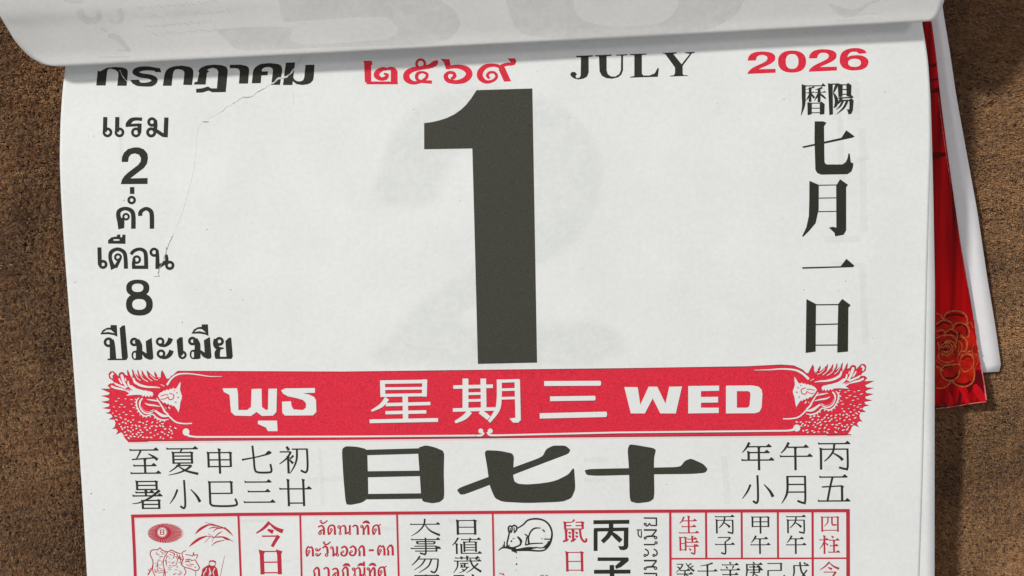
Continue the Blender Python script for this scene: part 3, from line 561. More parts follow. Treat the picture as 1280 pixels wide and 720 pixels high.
# right column
R1 = Ink().draw('''L 18 100 163 480 160;P 410 160 440 116 488 160 470 170;W 126 150 66 126 330 66 124 480 50 82 645 8;P 90 132 165 158 160 180 94 180;L 46 232 185 230 425;L 48 378 200 378 430;L 14 165 276 290 270;L 14 305 272 490 264;P 262 270 282 246 300 272;P 440 264 462 242 494 266
W 235 290 40 200 350 28 160 405 6;W 240 285 30 300 360 38;W 370 290 40 335 350 28 298 408 6;W 392 290 26 440 330 36 488 372 20;W 300 178 26 240 200 20 165 222 6;W 432 188 36 380 208 22 310 228 6
P 185 428 260 440 258 625 190 644;P 388 440 420 418 470 462 464 625 390 634;L 15 225 446 425 444;L 15 225 528 425 526;L 15 225 602 425 600
P 522 115 600 140 605 628 545 642;L 20 560 135 700 130;W 672 128 40 648 190 44 614 270 20;W 612 275 16 650 350 50 664 430 60 640 500 36 612 516 6;P 680 120 765 140 760 340 695 345;P 822 140 852 112 908 150 900 345 828 330;L 18 720 145 860 143;L 18 720 222 860 220;L 18 720 300 860 298
L 22 690 362 930 350;P 890 340 908 310 942 345 930 356;W 745 350 54 705 430 34 640 478 6;L 24 730 402 930 396;P 868 385 905 362 944 400 930 560 905 620 860 628 838 560 812 548 870 545 875 470;W 770 400 40 725 490 30 655 555 6;W 838 408 40 780 520 36 665 625 6''', 995, 95, 13.09)
R1.draw('P 210 222 248 222 263 228 252 245 254 402 256 410 264 416 335 416 350 405 358 388 362 366 368 368 372 405 384 412 382 430 375 448 358 460 240 462 222 455 213 440 209 300;P 152 336 330 296 352 262 390 290 380 296 160 342', 960, 90, 3.6)
R1.draw('P 1011.7 226 1023.5 231 1023.3 262 1019.5 279 1012 288 1004 296 1002.5 295.5 1008 284 1011 270 1011.6 250;P 1045.2 232 1050 224 1060 231 1057.7 234 1057.7 288 1054.5 293.5 1044 295.5 1043 291 1036 284.5 1041 283.5 1045.4 284.5;L 1.2 1022 231.6 1046 231.2;L 1.2 1022 247.7 1046 247.3;L 1.2 1022 264.6 1046 264.2')
R1.draw('P 90 216 283 211 312 174 352 208 345 216 92 224;P 112 375 160 400 158 638 108 645;P 271 400 291 374 334 406 322 418 320 638 266 643;L 6 158 404 272 403;L 6 158 503 272 500;L 6 158 606 272 605', 980, 280, 4)
put('solar_date_column', INK_T)(R1)

# weekday banner
TOP = '%g %g '
ban_pts = [(222.5, 464.3), (430, 465.2), (600, 463), (790, 460.8), (935, 458.5), (976, 456.3), (992, 457.5), (1002, 462), (1008, 467), (1016, 500), (1055, 540), (1064, 543.8), (770, 546.4), (430, 549.8), (165, 551.8), (158, 545), (200, 520), (206, 482), (214, 472)]
dr_l = [(620, 120), (600, 150), (575, 152), (560, 120), (540, 85), (533, 105), (530, 150), (505, 135), (480, 95), (478, 115), (490, 150), (450, 120), (415, 85), (422, 120), (430, 150), (395, 118), (375, 85), (375, 110), (388, 142), (360, 115), (340, 80), (341, 110), (355, 142), (320, 110), (295, 75), (300, 110), (303, 142), (275, 115), (258, 80), (256, 100), (262, 130), (240, 125), (225, 103), (205, 100), (188, 112), (186, 138), (160, 110), (140, 93), (118, 96), (104, 115), (110, 148), (140, 168), (152, 190), (115, 194), (97, 210), (122, 236), (80, 236), (40, 235), (80, 252), (118, 268), (100, 287), (42, 293), (75, 300), (112, 314), (105, 333), (45, 342), (80, 351), (116, 360), (105, 382), (55, 393), (90, 398), (122, 402), (112, 425), (80, 433), (125, 442), (138, 465), (108, 485), (152, 486), (162, 515), (155, 545), (135, 562), (165, 560), (182, 580), (165, 608), (202, 590), (218, 602), (235, 640), (265, 672), (420, 670), (560, 600), (600, 300)]
def tl(x, y): return 120+x/6.54, 450+y/6.54
def tr(x, y): a, b = tl(x, y); return 1218.6-a, b-8.6+(a-160)*0.035
white_l = '''P 125 205 165 222 230 234 285 246 300 250 262 215 290 205 330 232 395 250 410 244 425 256 440 250 462 260 470 285 458 302 446 288 434 306 420 290 408 304 396 288 384 300 372 286 330 284 245 292 272 272 240 252 160 238 122 222
W 142 108 20 124 128 18 134 150 10;W 150 186 8 185 210 22 245 228 16;W 208 118 18 218 150 24 232 190 20 256 224 14;W 186 150 10 200 176 14 214 196 10;W 262 172 12 268 205 16 300 236 16;W 240 146 6 246 172 10
W 306 146 12 318 180 20 360 206 20 420 220 16 480 222 12 524 228 6;P 506 292 524 268 545 258 556 248 566 254 580 240 592 248 606 234 618 240 632 226 640 236 655 232 668 215 678 195 692 178 690 210 686 240 694 268 704 298 698 325 690 345 684 395 674 428 664 408 650 388 636 372 626 380 615 364 603 372 592 356 580 364 566 348 552 352 528 328
W 380 312 10 360 345 18 368 392 20 400 428 22 440 430 22 476 412 16 504 430 18 545 455 24 592 460 8
W 400 352 5 430 366 12 480 372 12 528 382 4;W 416 322 5 460 328 12 500 335 10 515 345 3;W 545 395 6 560 420 12 590 445 14
W 352 308 6 332 332 11 332 370 12 345 405 12 370 440 12 402 460 12 432 452 10 465 444 10 486 464 12 512 482 12 552 492 12 596 484 5
L 7 332 325 318 318;L 7 330 345 315 345;L 7 332 368 318 374;L 7 340 392 326 402;L 7 352 415 338 428;L 7 368 438 358 452;L 7 388 455 384 470;L 7 410 458 414 472;L 7 440 452 446 468;L 7 486 466 478 480;L 7 506 480 500 494;L 7 530 490 528 504;L 7 560 492 562 506
W 496 312 8 540 380 12 580 440 12 650 505 12 720 520 11 785 518 9;W 590 382 4 600 392 10 606 402 3;W 568 388 3 576 396 7
S 6 312 100 338 148 365 168;S 6 352 100 382 150 425 178;S 6 392 108 430 150 460 172;S 5 440 120 480 158 505 162;S 5 500 130 520 152;S 6 275 108 290 135 300 150;S 5 530 200 560 215'''
red_l = 'S 7 600 272 635 285 628 318 598 322 590 300;S 6 528 295 560 285 590 284;S 6 530 320 560 318 592 300;D 662 268 6 5;D 672 305 7 5;D 652 345 6 5;D 640 250 5 4;S 5 520 262 545 240 560 232;W 330 200 3 360 232 8 420 248 6 470 262 3;S 5 140 205 180 215 240 240 280 252;S 6 375 330 368 380 405 425 455 420 485 405;S 6 395 355 430 390 480 395 540 410;W 480 245 8 490 270 26 470 300 20'
ban = Ink(); ban.poly(ban_pts); ban.poly([tl(*p) for p in dr_l]); ban.poly([tr(*p) for p in dr_l])
banner = ban.build('weekday_banner', RED, sheet, Hsheet, 16e-6)
ed = Ink(); ed.ribbon(densify([(*p, 0.9) for p in [(222, 464.0), (430, 464.9), (600, 462.7), (790, 460.5), (935, 458.2), (976, 456.1), (992, 457.2), (1002, 461.7), (1008, 467)]]))
ed.ribbon(densify([(*p, 1.0) for p in [(160, 551.2), (430, 549.2), (770, 545.8), (1064, 543.2)]])); ed.ribbon(densify([(208.5, 478, .9), (214, 471.5, .9), (222, 464.2, .9)]))
ed.ribbon(densify([(*p, 0.7) for p in [(236, 547.6), (430, 547.2), (598, 546.3), (770, 542.6), (985, 540)]]))
for T in (tl, tr):
    ed.ribbon([np.array((*T(*p), .55)) for p in dr_l[2:75]])
put('banner_outline', RIM, 22e-6)(ed)
wl = Ink().draw(white_l, 0, 0, 6.54, fn=tl).draw(white_l, 0, 0, 6.54, fn=tr)
rn = random.Random(11)
for T in (tl, tr):
    placed = []
    for k in range(900):
        x = rn.uniform(125, 700); y = rn.uniform(300, 645)
        if x < 135+max(0, y-440)*.55 or (y < 500 and x > 322) or (y < 500 and x > 250 and rn.random() < .6) or (y < 540 and x > 560): continue
        if (y > 625 and x < 260) or (x > 635 and y > 560): continue
        gap = 34 if y < 470 else 25
        if any(abs(x-a)*.8+abs(y-b) < gap for a, b in placed): continue
        if len(placed) > 95: break
        placed.append((x, y)); ang = rn.uniform(-.1, .3) if y < 470 else rn.uniform(-.9, .9); l = rn.uniform(6, 12); cs, sn = math.cos(ang)*l, math.sin(ang)*l
        wl.draw('W %f %f 4 %f %f %f %f %f 4' % (x-cs, y-sn, x, y, 7 if y < 470 else 11, x+cs, y+sn), 0, 0, 6.54, fn=T)
for line in ('W 395 165 10 418 132 9 450 112 8 500 108 6 560 115 5 610 122 4 670 122 2',): wl.draw(line, 110, 440, 4)
wl.draw('W 935 132 12 905 105 11 870 88 9 810 82 7 740 86 5 670 88 2', 770, 440, 3.879)
wl.draw('D 232.6 540 4.3 4.6;W 233 542 4 237 545 2.6 246 546.2 2.3;L 2.2 245 546.2 430 545.7 596 544.4;W 594 544.4 2.2 602 544 2.6 604.5 540.5 3;D 601 538.7 3.1 3.1;D 612.8 538.7 3.1 3.1;W 609.5 540 3 612 543.6 2.6 620 544.2 2.2;L 2.2 619 544.2 770 540.6 985 538.4;W 983 538.4 2.2 990 537.5 2.8 994 536 4;D 996 535 4.4 4.4')
wr = Ink(); wr.v = [(x+.25, y+.55, l) for x, y, l in wl.v]; wr.f = list(wl.f)
wr.build('dragon_line_rim', RIM, sheet, Hsheet, 23e-6, lay=0.01e-6)
dragons = wl.build('dragon_line_art', KNOCK, sheet, Hsheet, 30e-6, lay=0.15e-6)
for T in (tl, tr): Ink().draw(red_l, 0, 0, 6.54, fn=T).build('dragon_face_lines', RED, sheet, Hsheet, 100e-6)
ba = Ink().draw('''P 672 182 745 181 750 205 752 290 795 290 815 275 818 185 868 183 870 275 890 290 900 288 902 184 945 183 942 300 925 318 870 320 843 300 815 320 735 318 715 300 708 215 680 200;P 850 343 945 343 948 396 900 396 890 378 850 360
P 966 192 985 182 1135 180 1135 204 1075 206 1105 213 1130 224 1140 240 1142 300 1125 317 985 318 972 305 970 248 1015 246 1018 270 1028 287 1075 290 1090 278 1090 256 1075 240 1040 230 1000 222 975 208''', 110, 440, 4)
ba.draw('''L 22 171 126 173 200;L 22 359 122 357 198;L 16 163 134 366 131;L 12 172 163 358 161;L 14 172 193 358 190;L 24 272 196 274 300;L 15 186 234 384 229;L 15 184 270 366 266;L 17 114 308 418 302;W 192 206 22 165 238 18 122 262 8
L 26 540 118 540 250;L 25 619 118 621 250;L 16 486 156 662 152;L 12 541 186 620 184;L 12 541 216 620 214;L 16 484 258 672 253;W 560 264 24 535 290 22 494 312 12;W 604 264 20 620 275 22 644 294 22;W 690 122 22 690 200 22 682 255 22 645 310 14;L 14 690 130 778 127;L 24 770 122 774 305;L 12 690 168 770 166;L 12 690 206 770 204;P 735 296 775 290 785 300 776 314 752 314
L 22 890 140 1138 139;L 21 916 208 1114 205;L 24 870 284 1164 277;D 1138 139 5 11;D 1164 277 5 12;D 1114 205 4 10''', 430, 440, 3.556)
ba.draw('P 40 170 105 170 118 255 158 168 200 168 240 250 258 168 320 167 290 298 215 298 178 225 140 298 72 298;P 350 165 500 163 500 188 412 190 412 218 495 217 495 245 412 246 412 270 498 270 498 296 350 298;Q 533 163 660 162 690 167 706 182 710 205 706 270 695 290 675 297 533 298 | 586 190 640 190 650 196 652 205 648 255 644 265 636 270 586 270', 770, 440, 3.879)
letters = ba.build('weekday_lettering', KNOCK, sheet, Hsheet, 40e-6)
# dark rim of the misregistered second ink under and right of the letters
rim = Ink(); rim.v = [(x+.35, y+.75, l) for x, y, l in ba.v]; rim.f = list(ba.f); rim.n = ba.n
rim.build('lettering_rim', RIM, sheet, Hsheet, 24e-6-1.0e-6*0)
# rows of characters under the banner
big = Ink().draw('''R 45 30 58 20 95 22 128 30 130 100 132 190 110 205 75 212 58 210 50 120;R 293 25 320 17 350 24 380 37 378 100 380 190 365 203 340 207 305 200 300 120;P 120 32 296 27 298 45 122 50;P 126 102 302 100 302 118 128 122;P 128 176 304 174 305 192 128 194
R 510 33 560 35 608 45 604 110 608 135 622 143 650 145 690 142 725 137 750 130 785 112 800 92 804 95 808 160 795 190 765 202 650 206 570 202 545 190 528 150 520 90;R 418 160 520 122 604 90 700 55 712 30 735 18 775 18 792 32 785 45 740 62 608 112 530 146 435 182
R 985 14 1010 17 1072 28 1064 60 1066 190 1050 202 1010 207 985 200 983 100 978 30;R 836 95 980 92 1064 90 1150 88 1165 68 1185 60 1225 78 1240 95 1232 107 1190 111 1064 112 846 118''', 410, 550, 2.612)
put('brush_style_characters', mat('brush_character_ink', (0.040, 0.041, 0.029), .6, var=.28, vscale=3200, bump=.00001, bscale=4500))(big)
for i, (c1, c2) in enumerate((('至', '暑'), ('夏', '小'), ('申', '巳'), ('七', '三'), ('初', '廿'))):
    bx1 = [(162, 560, 200, 592.5), (208, 559, 248, 592.5), (258, 561, 291, 591), (301.5, 557, 340, 591), (348, 557.5, 386, 590.5)][i]
    bx2 = [(165, 600.5, 203, 635), (211, 600, 250.5, 634.5), (259, 600.5, 293, 633), (304.5, 600, 343, 631.5), (349.5, 598.5, 389, 631.5)][i]
    put('small_character', INK_T)(Ink().han(c1, *bx1, 2.9, 1.75)); put('small_character', INK_T)(Ink().han(c2, *bx2, 2.9, 1.75))
for c, b_ in (('年', (927, 553, 967, 586.5)), ('午', (975, 553, 1015, 586.5)), ('丙', (1023, 552.5, 1063, 587)), ('小', (927, 594, 967, 628)), ('月', (976, 594, 1014, 628)), ('五', (1022.5, 595, 1062, 627.5))):
    put('small_character', INK_T)(Ink().han(c, *b_, 3.0, 1.8))
# table
tb = Ink()
def ln(w_, *p): tb.ribbon(densify([(p[i], p[i+1], w_*1.12) for i in range(0, len(p), 2)], 8))
ln(3.6, 163.8, 645.2, 300, 643.0, 500, 641.3, 820, 639.0, 1062, 638.2); ln(3.4, 165.8, 645, 168, 690, 170.5, 760)
for a in ((2.4, 298, 643, 301, 720, 302.5, 760), (2.1, 375.2, 642, 377, 720, 378, 760), (2.1, 496.2, 641.5, 498.4, 720, 499.5, 760), (2.1, 615.9, 641, 617.4, 720, 618, 760), (2.6, 837.8, 640, 838.2, 760), (2.4, 882.5, 640, 882.9, 698), (2.3, 927, 640, 927.4, 698), (2.3, 972.3, 639, 972.6, 698), (2.5, 1015.7, 639, 1016.1, 760), (4.2, 1060, 637.2, 1060.3, 760), (1.8, 838, 698.4, 1060, 697.8)): ln(*a)
hal = Ink(); hal.ribbon(densify([(168, 648.0, 1.6), (300, 645.8, 1.6), (500, 644.0, 1.6), (820, 641.6, 1.6), (1058, 640.9, 1.6)], 8)); hal.ribbon(densify([(168.2, 648, 1.4), (172.8, 760, 1.4)], 8)); hal.ribbon(densify([(236, 553.3, 1.4), (160, 553.7, 1.4)], 8)); hal.ribbon(densify([(160, 553.3, 1.5), (430, 551.2, 1.5), (770, 547.8, 1.5), (1064, 545.2, 1.5)], 8))
for x0, x1 in ((300, 302.6), (377, 378.8), (498, 500.2), (617.8, 619), (840, 840.3)): hal.ribbon(densify([(x0, 646, 1.2), (x1, 740, 1.2)], 8))
put('pink_ink_bleed', HALO, 8e-6)(hal)
put('table_frame', RED_D)(tb)
# upper darker rim of the frame line
for nm, ch, b_, m_, tv, th in (('red_character', '今', (320.5, 652.6, 354.5, 684), RED_D, 3.6, 1.5), ('red_character', '日', (323, 687.5, 354, 718), RED_D, 4.4, 1.3),
    ('table_character', '大', (513, 648.5, 549.6, 670), INK_T, 2.0, 1.05), ('table_character', '事', (513.5, 672, 550.6, 692.5), INK_T, 2.0, 1.1), ('table_character', '勿', (514.5, 695, 550, 716), INK_T, 2.0, 1.1), ('table_character', '用', (515, 718.3, 551, 741), INK_T, 2.2, 1.3),
    ('table_character', '日', (567.5, 649.5, 598.5, 668.5), INK_T, 2.6, 1.05), ('table_character', '値', (565, 672, 601.5, 692.5), INK_T, 2.0, 1.0), ('table_character', '歲', (566.5, 695, 602, 716), INK_T, 1.9, 1.0), ('table_character', '破', (566.5, 718.3, 602, 741), INK_T, 2.0, 1.3),
    ('red_character', '鼠', (703.5, 649.5, 732.5, 677.5), RED_D, 2.5, 1.2), ('red_character', '日', (705, 689, 731.5, 714.5), RED_D, 2.7, 1.0),
    ('red_character', '生', (848.8, 645, 873, 666.5), RED_D, 1.9, 1.0), ('red_character', '時', (849.5, 670, 873, 692), RED_D, 1.9, .95),
    ('table_character', '丙', (894, 644.5, 918, 666.8), INK_T, 1.9, 1.0), ('table_character', '子', (894, 670, 918, 692), INK_T, 1.9, 1.0), ('table_character', '甲', (939.7, 645, 962.3, 666.2), INK_T, 1.9, 1.0), ('table_character', '午', (938.3, 669.5, 962.5, 691.6), INK_T, 1.9, 1.0),
    ('table_character', '丙', (983, 644.5, 1007.3, 666.5), INK_T, 1.9, 1.0), ('table_character', '午', (983, 669.5, 1007.3, 691.6), INK_T, 1.9, 1.0), ('red_character', '四', (1026.8, 645.4, 1048.2, 664.8), RED_D, 1.9, .95), ('red_character', '柱', (1024.6, 669.5, 1049.4, 691.6), RED_D, 1.9, .95),
    ('table_character', '癸', (844, 703, 868.2, 725), INK_T, 1.9, 1.0), ('table_character', '壬', (872.2, 703.5, 896.4, 725), INK_T, 1.9, 1.0), ('table_character', '辛', (900.8, 702.5, 924.8, 725), INK_T, 1.9, 1.0), ('table_character', '庚', (930.8, 702.5, 953.8, 725), INK_T, 1.9, 1.0),
    ('table_character', '己', (957.5, 703, 979.5, 725), INK_T, 1.9, 1.0), ('table_character', '戊', (989.4, 702.5, 1011.4, 725), INK_T, 1.9, 1.0), ('red_character', '今', (1024.6, 702.5, 1049.4, 725), RED_D, 1.9, 1.0)):
    put(nm, m_)(Ink().han(ch, *b_, tv*1.18, th*1.22))
put('bold_character', INK_T)(Ink().draw('L 40 414 182 774 178;L 40 436 470 436 260;P 418 242 462 240 462 262 418 268;L 36 430 258 764 252;L 46 742 242 740 420;P 660 418 685 422 715 420 719 400 764 400 762 430 748 452 720 462 680 458;L 46 590 186 592 262;W 592 262 48 560 322 46 502 380 42;W 598 290 30 640 325 46 690 372 46', 690, 630, 8))
put('bold_character', INK_T)(Ink().draw('L 36 456 552 760 552;P 700 560 768 540 766 570 690 632 640 650 630 620;L 46 598 610 604 840;L 40 420 678 785 676', 690, 630, 8))
# small red Thai lines
TH = {
'ล': 'W 286 226 28 286 150 26 262 116 20 218 132 20;O 240 205 15 16;W 236 188 20 255 172 20 286 168 14', 'ั': 'W 248 70 18 262 86 18 292 84 18 330 52 14;O 250 64 11 10',
'ด': 'W 350 226 28 337 170 22 350 125 20 385 110 20 414 130 24 420 226 28;O 375 162 12 12;W 386 170 14 358 216 18', 'ณ': 'O 468 132 14 14;W 482 124 18 484 170 20 478 200 16;O 482 210 12 12;W 492 132 14 525 114 18 545 138 24 548 220 26;W 546 216 18 592 192 18;W 598 108 24 598 190 24;O 598 210 12 12',
'า': 'W 632 132 20 655 112 18 684 122 24 692 160 26 692 226 28', 'ท': 'O 741 126 13 13;W 752 118 20 762 160 22 764 226 28;W 766 180 14 798 118 20 818 128 26 822 226 28', 'ิ': 'C 745 92 768 60 800 52 828 64 840 96 790 84',
'ศ': 'W 885 226 28 872 170 20 885 125 20 915 110 18 942 125 24 955 226 28;O 905 165 12 12;W 912 175 12 892 215 16;W 938 118 14 970 98 12', 'ต': 'W 88 486 28 75 430 20 85 385 20 103 368 18 118 384 14 135 370 18 152 400 24 156 486 28;O 107 425 12 12;W 112 438 12 90 476 18',
'ะ': 'O 198 402 12 12;W 198 418 16 225 414 18 248 384 18;O 200 462 12 12;W 200 478 16 228 472 18 250 444 18', 'ว': 'W 272 386 20 300 362 20 326 385 26 332 450 26;O 318 468 15 14', 'น': 'O 380 380 13 12;W 393 372 18 400 420 22 401 486 28;W 402 478 18 442 445 18;W 445 362 24 445 450 24;O 450 468 13 12',
'อ': 'W 495 388 20 530 364 20 560 388 26 566 430 26 550 468 24 520 478 18 496 462 24 496 432 18;O 514 428 11 10', 'ก': 'W 714 486 28 716 430 22 704 408 16 735 366 22 764 382 26 770 486 28', '-': 'L 24 826 412 886 410'}
tt = Ink()
for c, dx, dy in (('ล', 0, 0), ('ั', 0, 0), ('ด', 0, 0), ('ณ', 0, 0), ('า', 0, 0), ('ท', 0, 0), ('ิ', 0, 0), ('ศ', 0, 0), ('ต', 0, 0), ('ะ', 0, 0), ('ว', 0, 0), ('ั', 38, 255), ('น', 0, 0), ('อ', 0, 0), ('อ', 104, -3), ('ก', 0, -4), ('-', 0, 0), ('ต', 858, -12), ('ก', 344, -12),
                 ('ก', -540, 256), ('า', -348, 508), ('ล', 170, 512), ('ก', -196, 250), ('ิ', -236, 512), ('ณ', 175, 506), ('ิ', -60, 510), ('ท', 76, 508), ('ิ', 76, 508), ('ศ', 68, 502)): tt.draw(TH[c], 375, 645, 9.6, dx=dx, dy=dy)
tt.draw('L 22 768 545 768 600', 375, 645, 9.6)
put('thai_direction_text', RED_D)(tt)
rot = 'L 15 918 260 1048 260;L 13 1045 263 1000 318;W 942 326 14 985 322 16 1030 322 14;O 932 340 10 12;O 1036 336 12 12'
put('sideways_thai_text', INK_T)(Ink().draw('L 15 918 140 1046 142;L 15 1044 136 1044 218;S 14 1048 214 990 214 974 196 960 216 938 220;O 932 202 10 12;L 15 918 406 1030 406;O 1040 388 11 12;O 930 514 10 12;S 14 944 518 964 498 958 468 930 450;O 1018 514 10 12;S 14 1034 518 1052 498 1044 468 1018 450;L 15 918 694 1046 696;L 15 1044 690 1044 790', 690, 630, 8).draw(rot, 690, 630, 8, wk=1.15).draw(rot, 690, 630, 8, dy=306, wk=1.15).draw('L 8 1003 161 1036 161;L 7 1033 168 1033 210;S 8 1030 209 1018 200 1011 184 1014 166', 600, 631, 5.12))
# rat
put('rat_drawing', INK_T)(Ink().draw('''W 282 250 9 350 208 12 400 162 13 480 148 14 560 165 13 615 215 14 640 290 14 628 370 16 595 435 12 535 468 12 400 462 14 300 460 18 235 462 20;S 12 212 292 203 245 215 222 238 226 240 262 225 290;S 12 240 226 262 213 288 230 284 262 258 288;L 8 222 240 222 280;L 8 262 232 262 275
S 12 213 290 200 350 190 395 200 424 240 438 282 428 328 402 320 362 294 325;D 234 372 9 10;L 6 243 349 266 345;W 105 466 6 140 438 12 185 436 14 245 452 14;L 8 155 436 150 405;L 8 166 432 163 374;L 8 180 432 194 402;L 8 204 430 214 408;P 222 432 276 430 292 496 240 472
W 415 402 10 405 335 11 430 272 12 470 242 12 528 241 6;W 540 254 6 568 276 12;W 366 300 8 400 330 12 405 400 12;L 10 388 330 374 412;W 374 412 10 440 396 10 550 392 8;S 9 472 432 545 438 600 392;L 9 562 350 622 352;D 538 346 6 6;W 300 452 8 400 444 22 480 438 8;W 555 440 6 590 412 18 615 370 8;W 600 372 8 605 402 20 570 450 6;W 308 330 6 335 372 14 318 402 6;D 285 602 8 10;D 285 538 4 5;D 284 660 3 4''', 610, 630, 8, wk=1.35))
# sun, leaves, ox and herder
sun = Ink(); sp = []
for k in range(124):
    t = k/124*2*math.pi; q = 1.0 if k % 2 else (.93-.10*max(0, math.cos(t))); sp.append((150+(457+185*q*math.cos(t))/8, 630+(292+100*q*math.sin(t))/8))
sun.poly(sp)
put('sun_emblem', RED_D)(sun)
sr = Ink()
for k in range(36):
    t = k/36*2*math.pi+.05; c0, s0 = math.cos(t), math.sin(t); sr.draw('W %f %f 1 %f %f 3.2' % (432+80*c0, 286+64*s0, 457+178*c0, 292+94*s0), 150, 630, 8)
sr.draw('D 422 283 52 52', 150, 630, 8); put('sun_rays', KNOCK, 24e-6)(sr)
put('sun_character', RED_D, 90e-6)(Ink().draw('O 422 283 46 5;L 9 404 256 404 306;L 9 438 256 438 306;L 7 402 258 442 258;L 7 402 281 442 281;L 7 402 304 442 304', 150, 630, 8))
put('leaf_drawing', RED_D)(Ink().draw('''W 753 300 6 790 262 24 840 228 24 900 208 14 990 228 5;W 850 184 4 940 206 8 1040 242 14 1090 275 16 1130 320 3;W 928 282 3 970 246 12 1060 238 12;W 884 248 3 930 234 12 990 236 4;W 1040 240 6 1075 262 20 1110 300 6
W 693 426 5 740 385 24 800 345 26 870 320 10;W 868 322 6 930 332 10 1040 332 14 1132 376 4;W 945 332 4 985 296 12 1022 274 3;W 914 420 3 960 382 12 1045 362 6;S 5 846 386 900 325 880 294;S 5 918 378 936 332 905 310;W 1030 334 6 1060 350 16 1100 362 4''', 150, 630, 8))
ox = Ink().draw('''S 8 278 712 318 645 330 575 302 505 318 462 378 458;S 8 376 460 400 438 422 462 480 478 512 460 545 476 600 498;S 7 480 478 445 530 432 600 445 660 432 720;S 6 505 478 545 500 530 545;S 8 568 500 590 545 632 556 622 512;S 7 622 510 622 484 662 464;S 7 655 505 700 512 728 520 734 484;S 7 738 484 742 512 776 508 762 548;S 8 630 560 612 600 645 632 700 645 760 668 795 640 782 612 752 560
S 7 650 580 672 574 700 578;D 682 572 12 8;S 6 710 570 755 556;S 6 690 600 740 606;S 7 640 640 660 680 640 716;S 7 332 610 326 660 350 718;S 8 280 655 300 672 276 706;S 5 300 640 312 660;L 5 756 668 756 720;S 6 600 510 590 530 612 545;D 752 632 8 6;S 5 560 520 575 560 560 610;S 5 400 470 430 490 460 486;S 5 470 520 458 570 468 620;S 5 380 560 372 620 380 680;S 5 660 600 680 616 720 622;S 8 655 560 690 552 715 562;S 5 598 520 606 560 600 590;S 8 440 640 452 690 450 720''', 150, 630, 8, wk=1.25)
ro = random.Random(3)
for k in range(110):
    x = ro.uniform(340, 620); y = ro.uniform(480, 716); ox.draw('S 3.6 %f %f %f %f %f %f' % (x, y, x+8, y+ro.uniform(-6, 4), x+ro.uniform(12, 22), y+ro.uniform(-8, 6)), 150, 630, 8)
put('ox_drawing', RED_D)(ox)
put('herder_drawing', RED_D)(Ink().draw('C 818 690 826 648 862 622 895 606 945 618 972 650 980 700 976 740 818 740;S 7 890 606 896 572 922 566 956 580 952 612 926 626;P 890 568 930 560 960 572 955 590 925 576 892 584;W 1048 514 3 1026 610 6 1004 720 5;D 912 592 4 4;D 938 596 4 4', 150, 630, 8))
put('herder_sleeve_lines', KNOCK, 70e-6)(Ink().draw('S 9 838 716 840 690 866 664;S 8 892 640 902 672 888 716;S 8 950 640 930 680 942 716;S 6 868 640 858 660;D 924 604 22 14;W 890 660 4 910 690 10 900 716 4', 150, 630, 8))
put('small_red_marks', RED_D)(Ink().draw('L 10 112 690 165 712;L 8 150 690 158 712;L 9 522 714 560 712;L 8 572 716 600 714', 610, 630, 8))
# ------------------------------------------------------------------ tears, creases and specks
def lip(name, pts, w_, h_, m=TEARM, base=10e-6, jit=.5, seed=1):
    r = random.Random(seed); P = catmull([(x, y, 0) for x, y in pts], step=2.2); V = []; E = []; Fc = []; ex = []
    ink = Ink()
    for i, p in enumerate(P):
        j = r.uniform(-jit, jit); ww = w_*r.uniform(.35, 1.25); hh = h_*r.uniform(.3, 1.2)
        d = P[min(i+1, len(P)-1)]-P[max(i-1, 0)]; d = d/ (np.linalg.norm(d)+1e-9); n_ = np.array([-d[1], d[0]])
        for s_, h in ((-.5, 0), (0.15, hh), (.5, 0)): ink.v.append((p[0]+n_[0]*ww*s_+j, p[1]+n_[1]*ww*s_+j, 0)); ex.append(h)
    for i in range(len(P)-1):
        for k in range(2): a = 3*i+k; ink.f.append((a, a+1, a+4, a+3))
    return ink.build(name, m, sheet, Hsheet, base, np.array(ex))
lip('tear', [(378, 71), (374, 78), (369, 85), (365, 90), (361, 94), (355, 96.5), (349, 98), (345, 101), (340, 104.5)], 2.2, .00016, base=60e-6, seed=2)
lip('tear', [(340, 104.5), (333, 109), (322, 115), (314, 120.5), (309, 121), (303, 121.5), (296, 126), (291, 129), (282, 135), (275, 141)], 1.0, .00012, seed=3)
lip('tear', [(253, 152), (259, 151.5), (261, 152.5)], 1.2, .0003, seed=4)
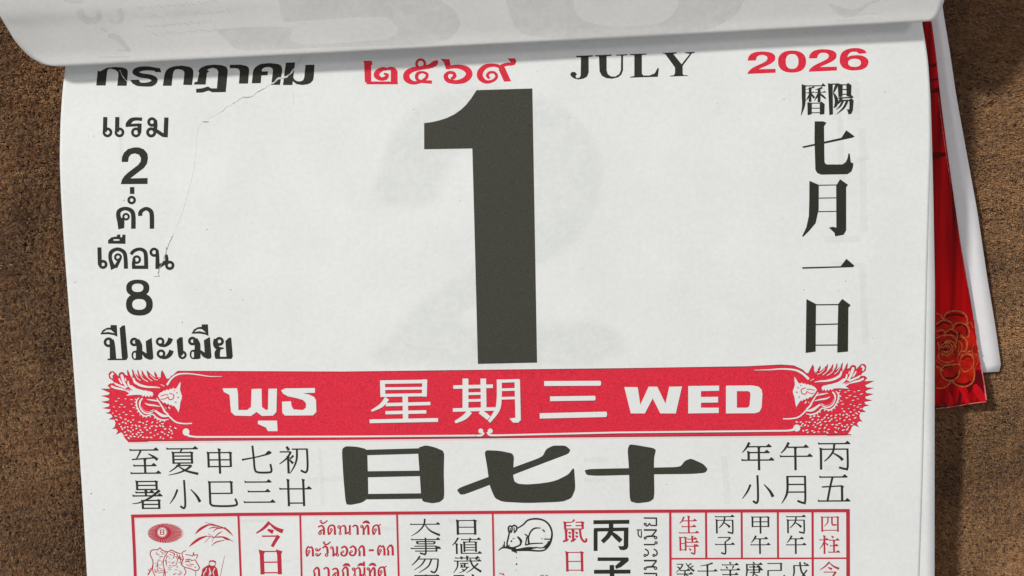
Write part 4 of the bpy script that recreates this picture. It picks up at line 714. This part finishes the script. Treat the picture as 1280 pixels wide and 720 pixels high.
lip('crease', [(275, 141), (262, 148), (250, 156), (246, 172), (245, 188), (243, 205), (240, 222), (234, 245), (227, 268), (219, 288), (214, 297), (210, 306)], .7, .00005, seed=5, jit=.12)
lip('tear', [(216, 294), (210, 306), (207.5, 315), (205, 322), (202, 330), (199, 337), (197.8, 342), (199, 345.5), (192, 345)], 1.5, .00018, base=60e-6, seed=6)
lip('crease', [(366, 116), (367, 124), (367, 131)], .8, .00008, seed=7, jit=.1)
lip('scratch', [(150, 88), (153, 95), (158.5, 101.5)], 1.0, .00008, base=60e-6, seed=8, jit=.3)
shn = Ink()
for pts in ('W 333 109.8 .4 325 113.6 1.1 321 115.8 .5', 'W 316 120.6 .8 309 122 1.3 302 121.8 .5', 'W 288 131 .3 292 129.2 .8 295 127 .3', 'W 254 152.4 .4 258 152.9 1.2 261 152 .4', 'W 198.5 338 .5 197.8 342.5 1.1 199.4 345.6 .6', 'W 350 99.2 .3 355 97.8 .8 360 95.4 .3'): shn.draw(pts)
tg = put('painted_tear_shade', mat('tear_gap_shade', (.40, .40, .39), .9), 16e-6)(shn); tg['kind'] = 'stuff'  # grey slivers paint the shade along the tears into the colour
spk = Ink(); r = random.Random(21)
for (x, y, s_) in [(117, 170, .8), (154.8, 250.2, 1), (259, 287, .8), (288.5, 362, .9), (228, 403, .9), (304, 375, .7), (517, 137, .7), (437, 150, .6), (980, 124.5, .8), (958, 77, .6), (259, 410, 1), (672, 89, .7), (897, 129, .6), (1106, 115, .8), (1005, 362, .8), (114, 617, 1.1), (130, 637, .9), (833, 605.5, .7), (575, 251, .6), (94, 353, .8), (1057, 352, .8), (1048, 364, .7), (718, 473.8, .8), (687, 503, .8)]+[(r.uniform(120, 1130), r.uniform(110, 640), r.uniform(.3, .5)) for _ in range(45)]:
    spk.draw('W %f %f .5 %f %f 1.2 %f %f .5' % (x-s_, y, x, y+r.uniform(-.4, .4), x+s_, y+r.uniform(-.6, .6)), wk=s_)
o = put('paper_specks', SPECK, 16e-6)(spk); o['kind'] = 'stuff'
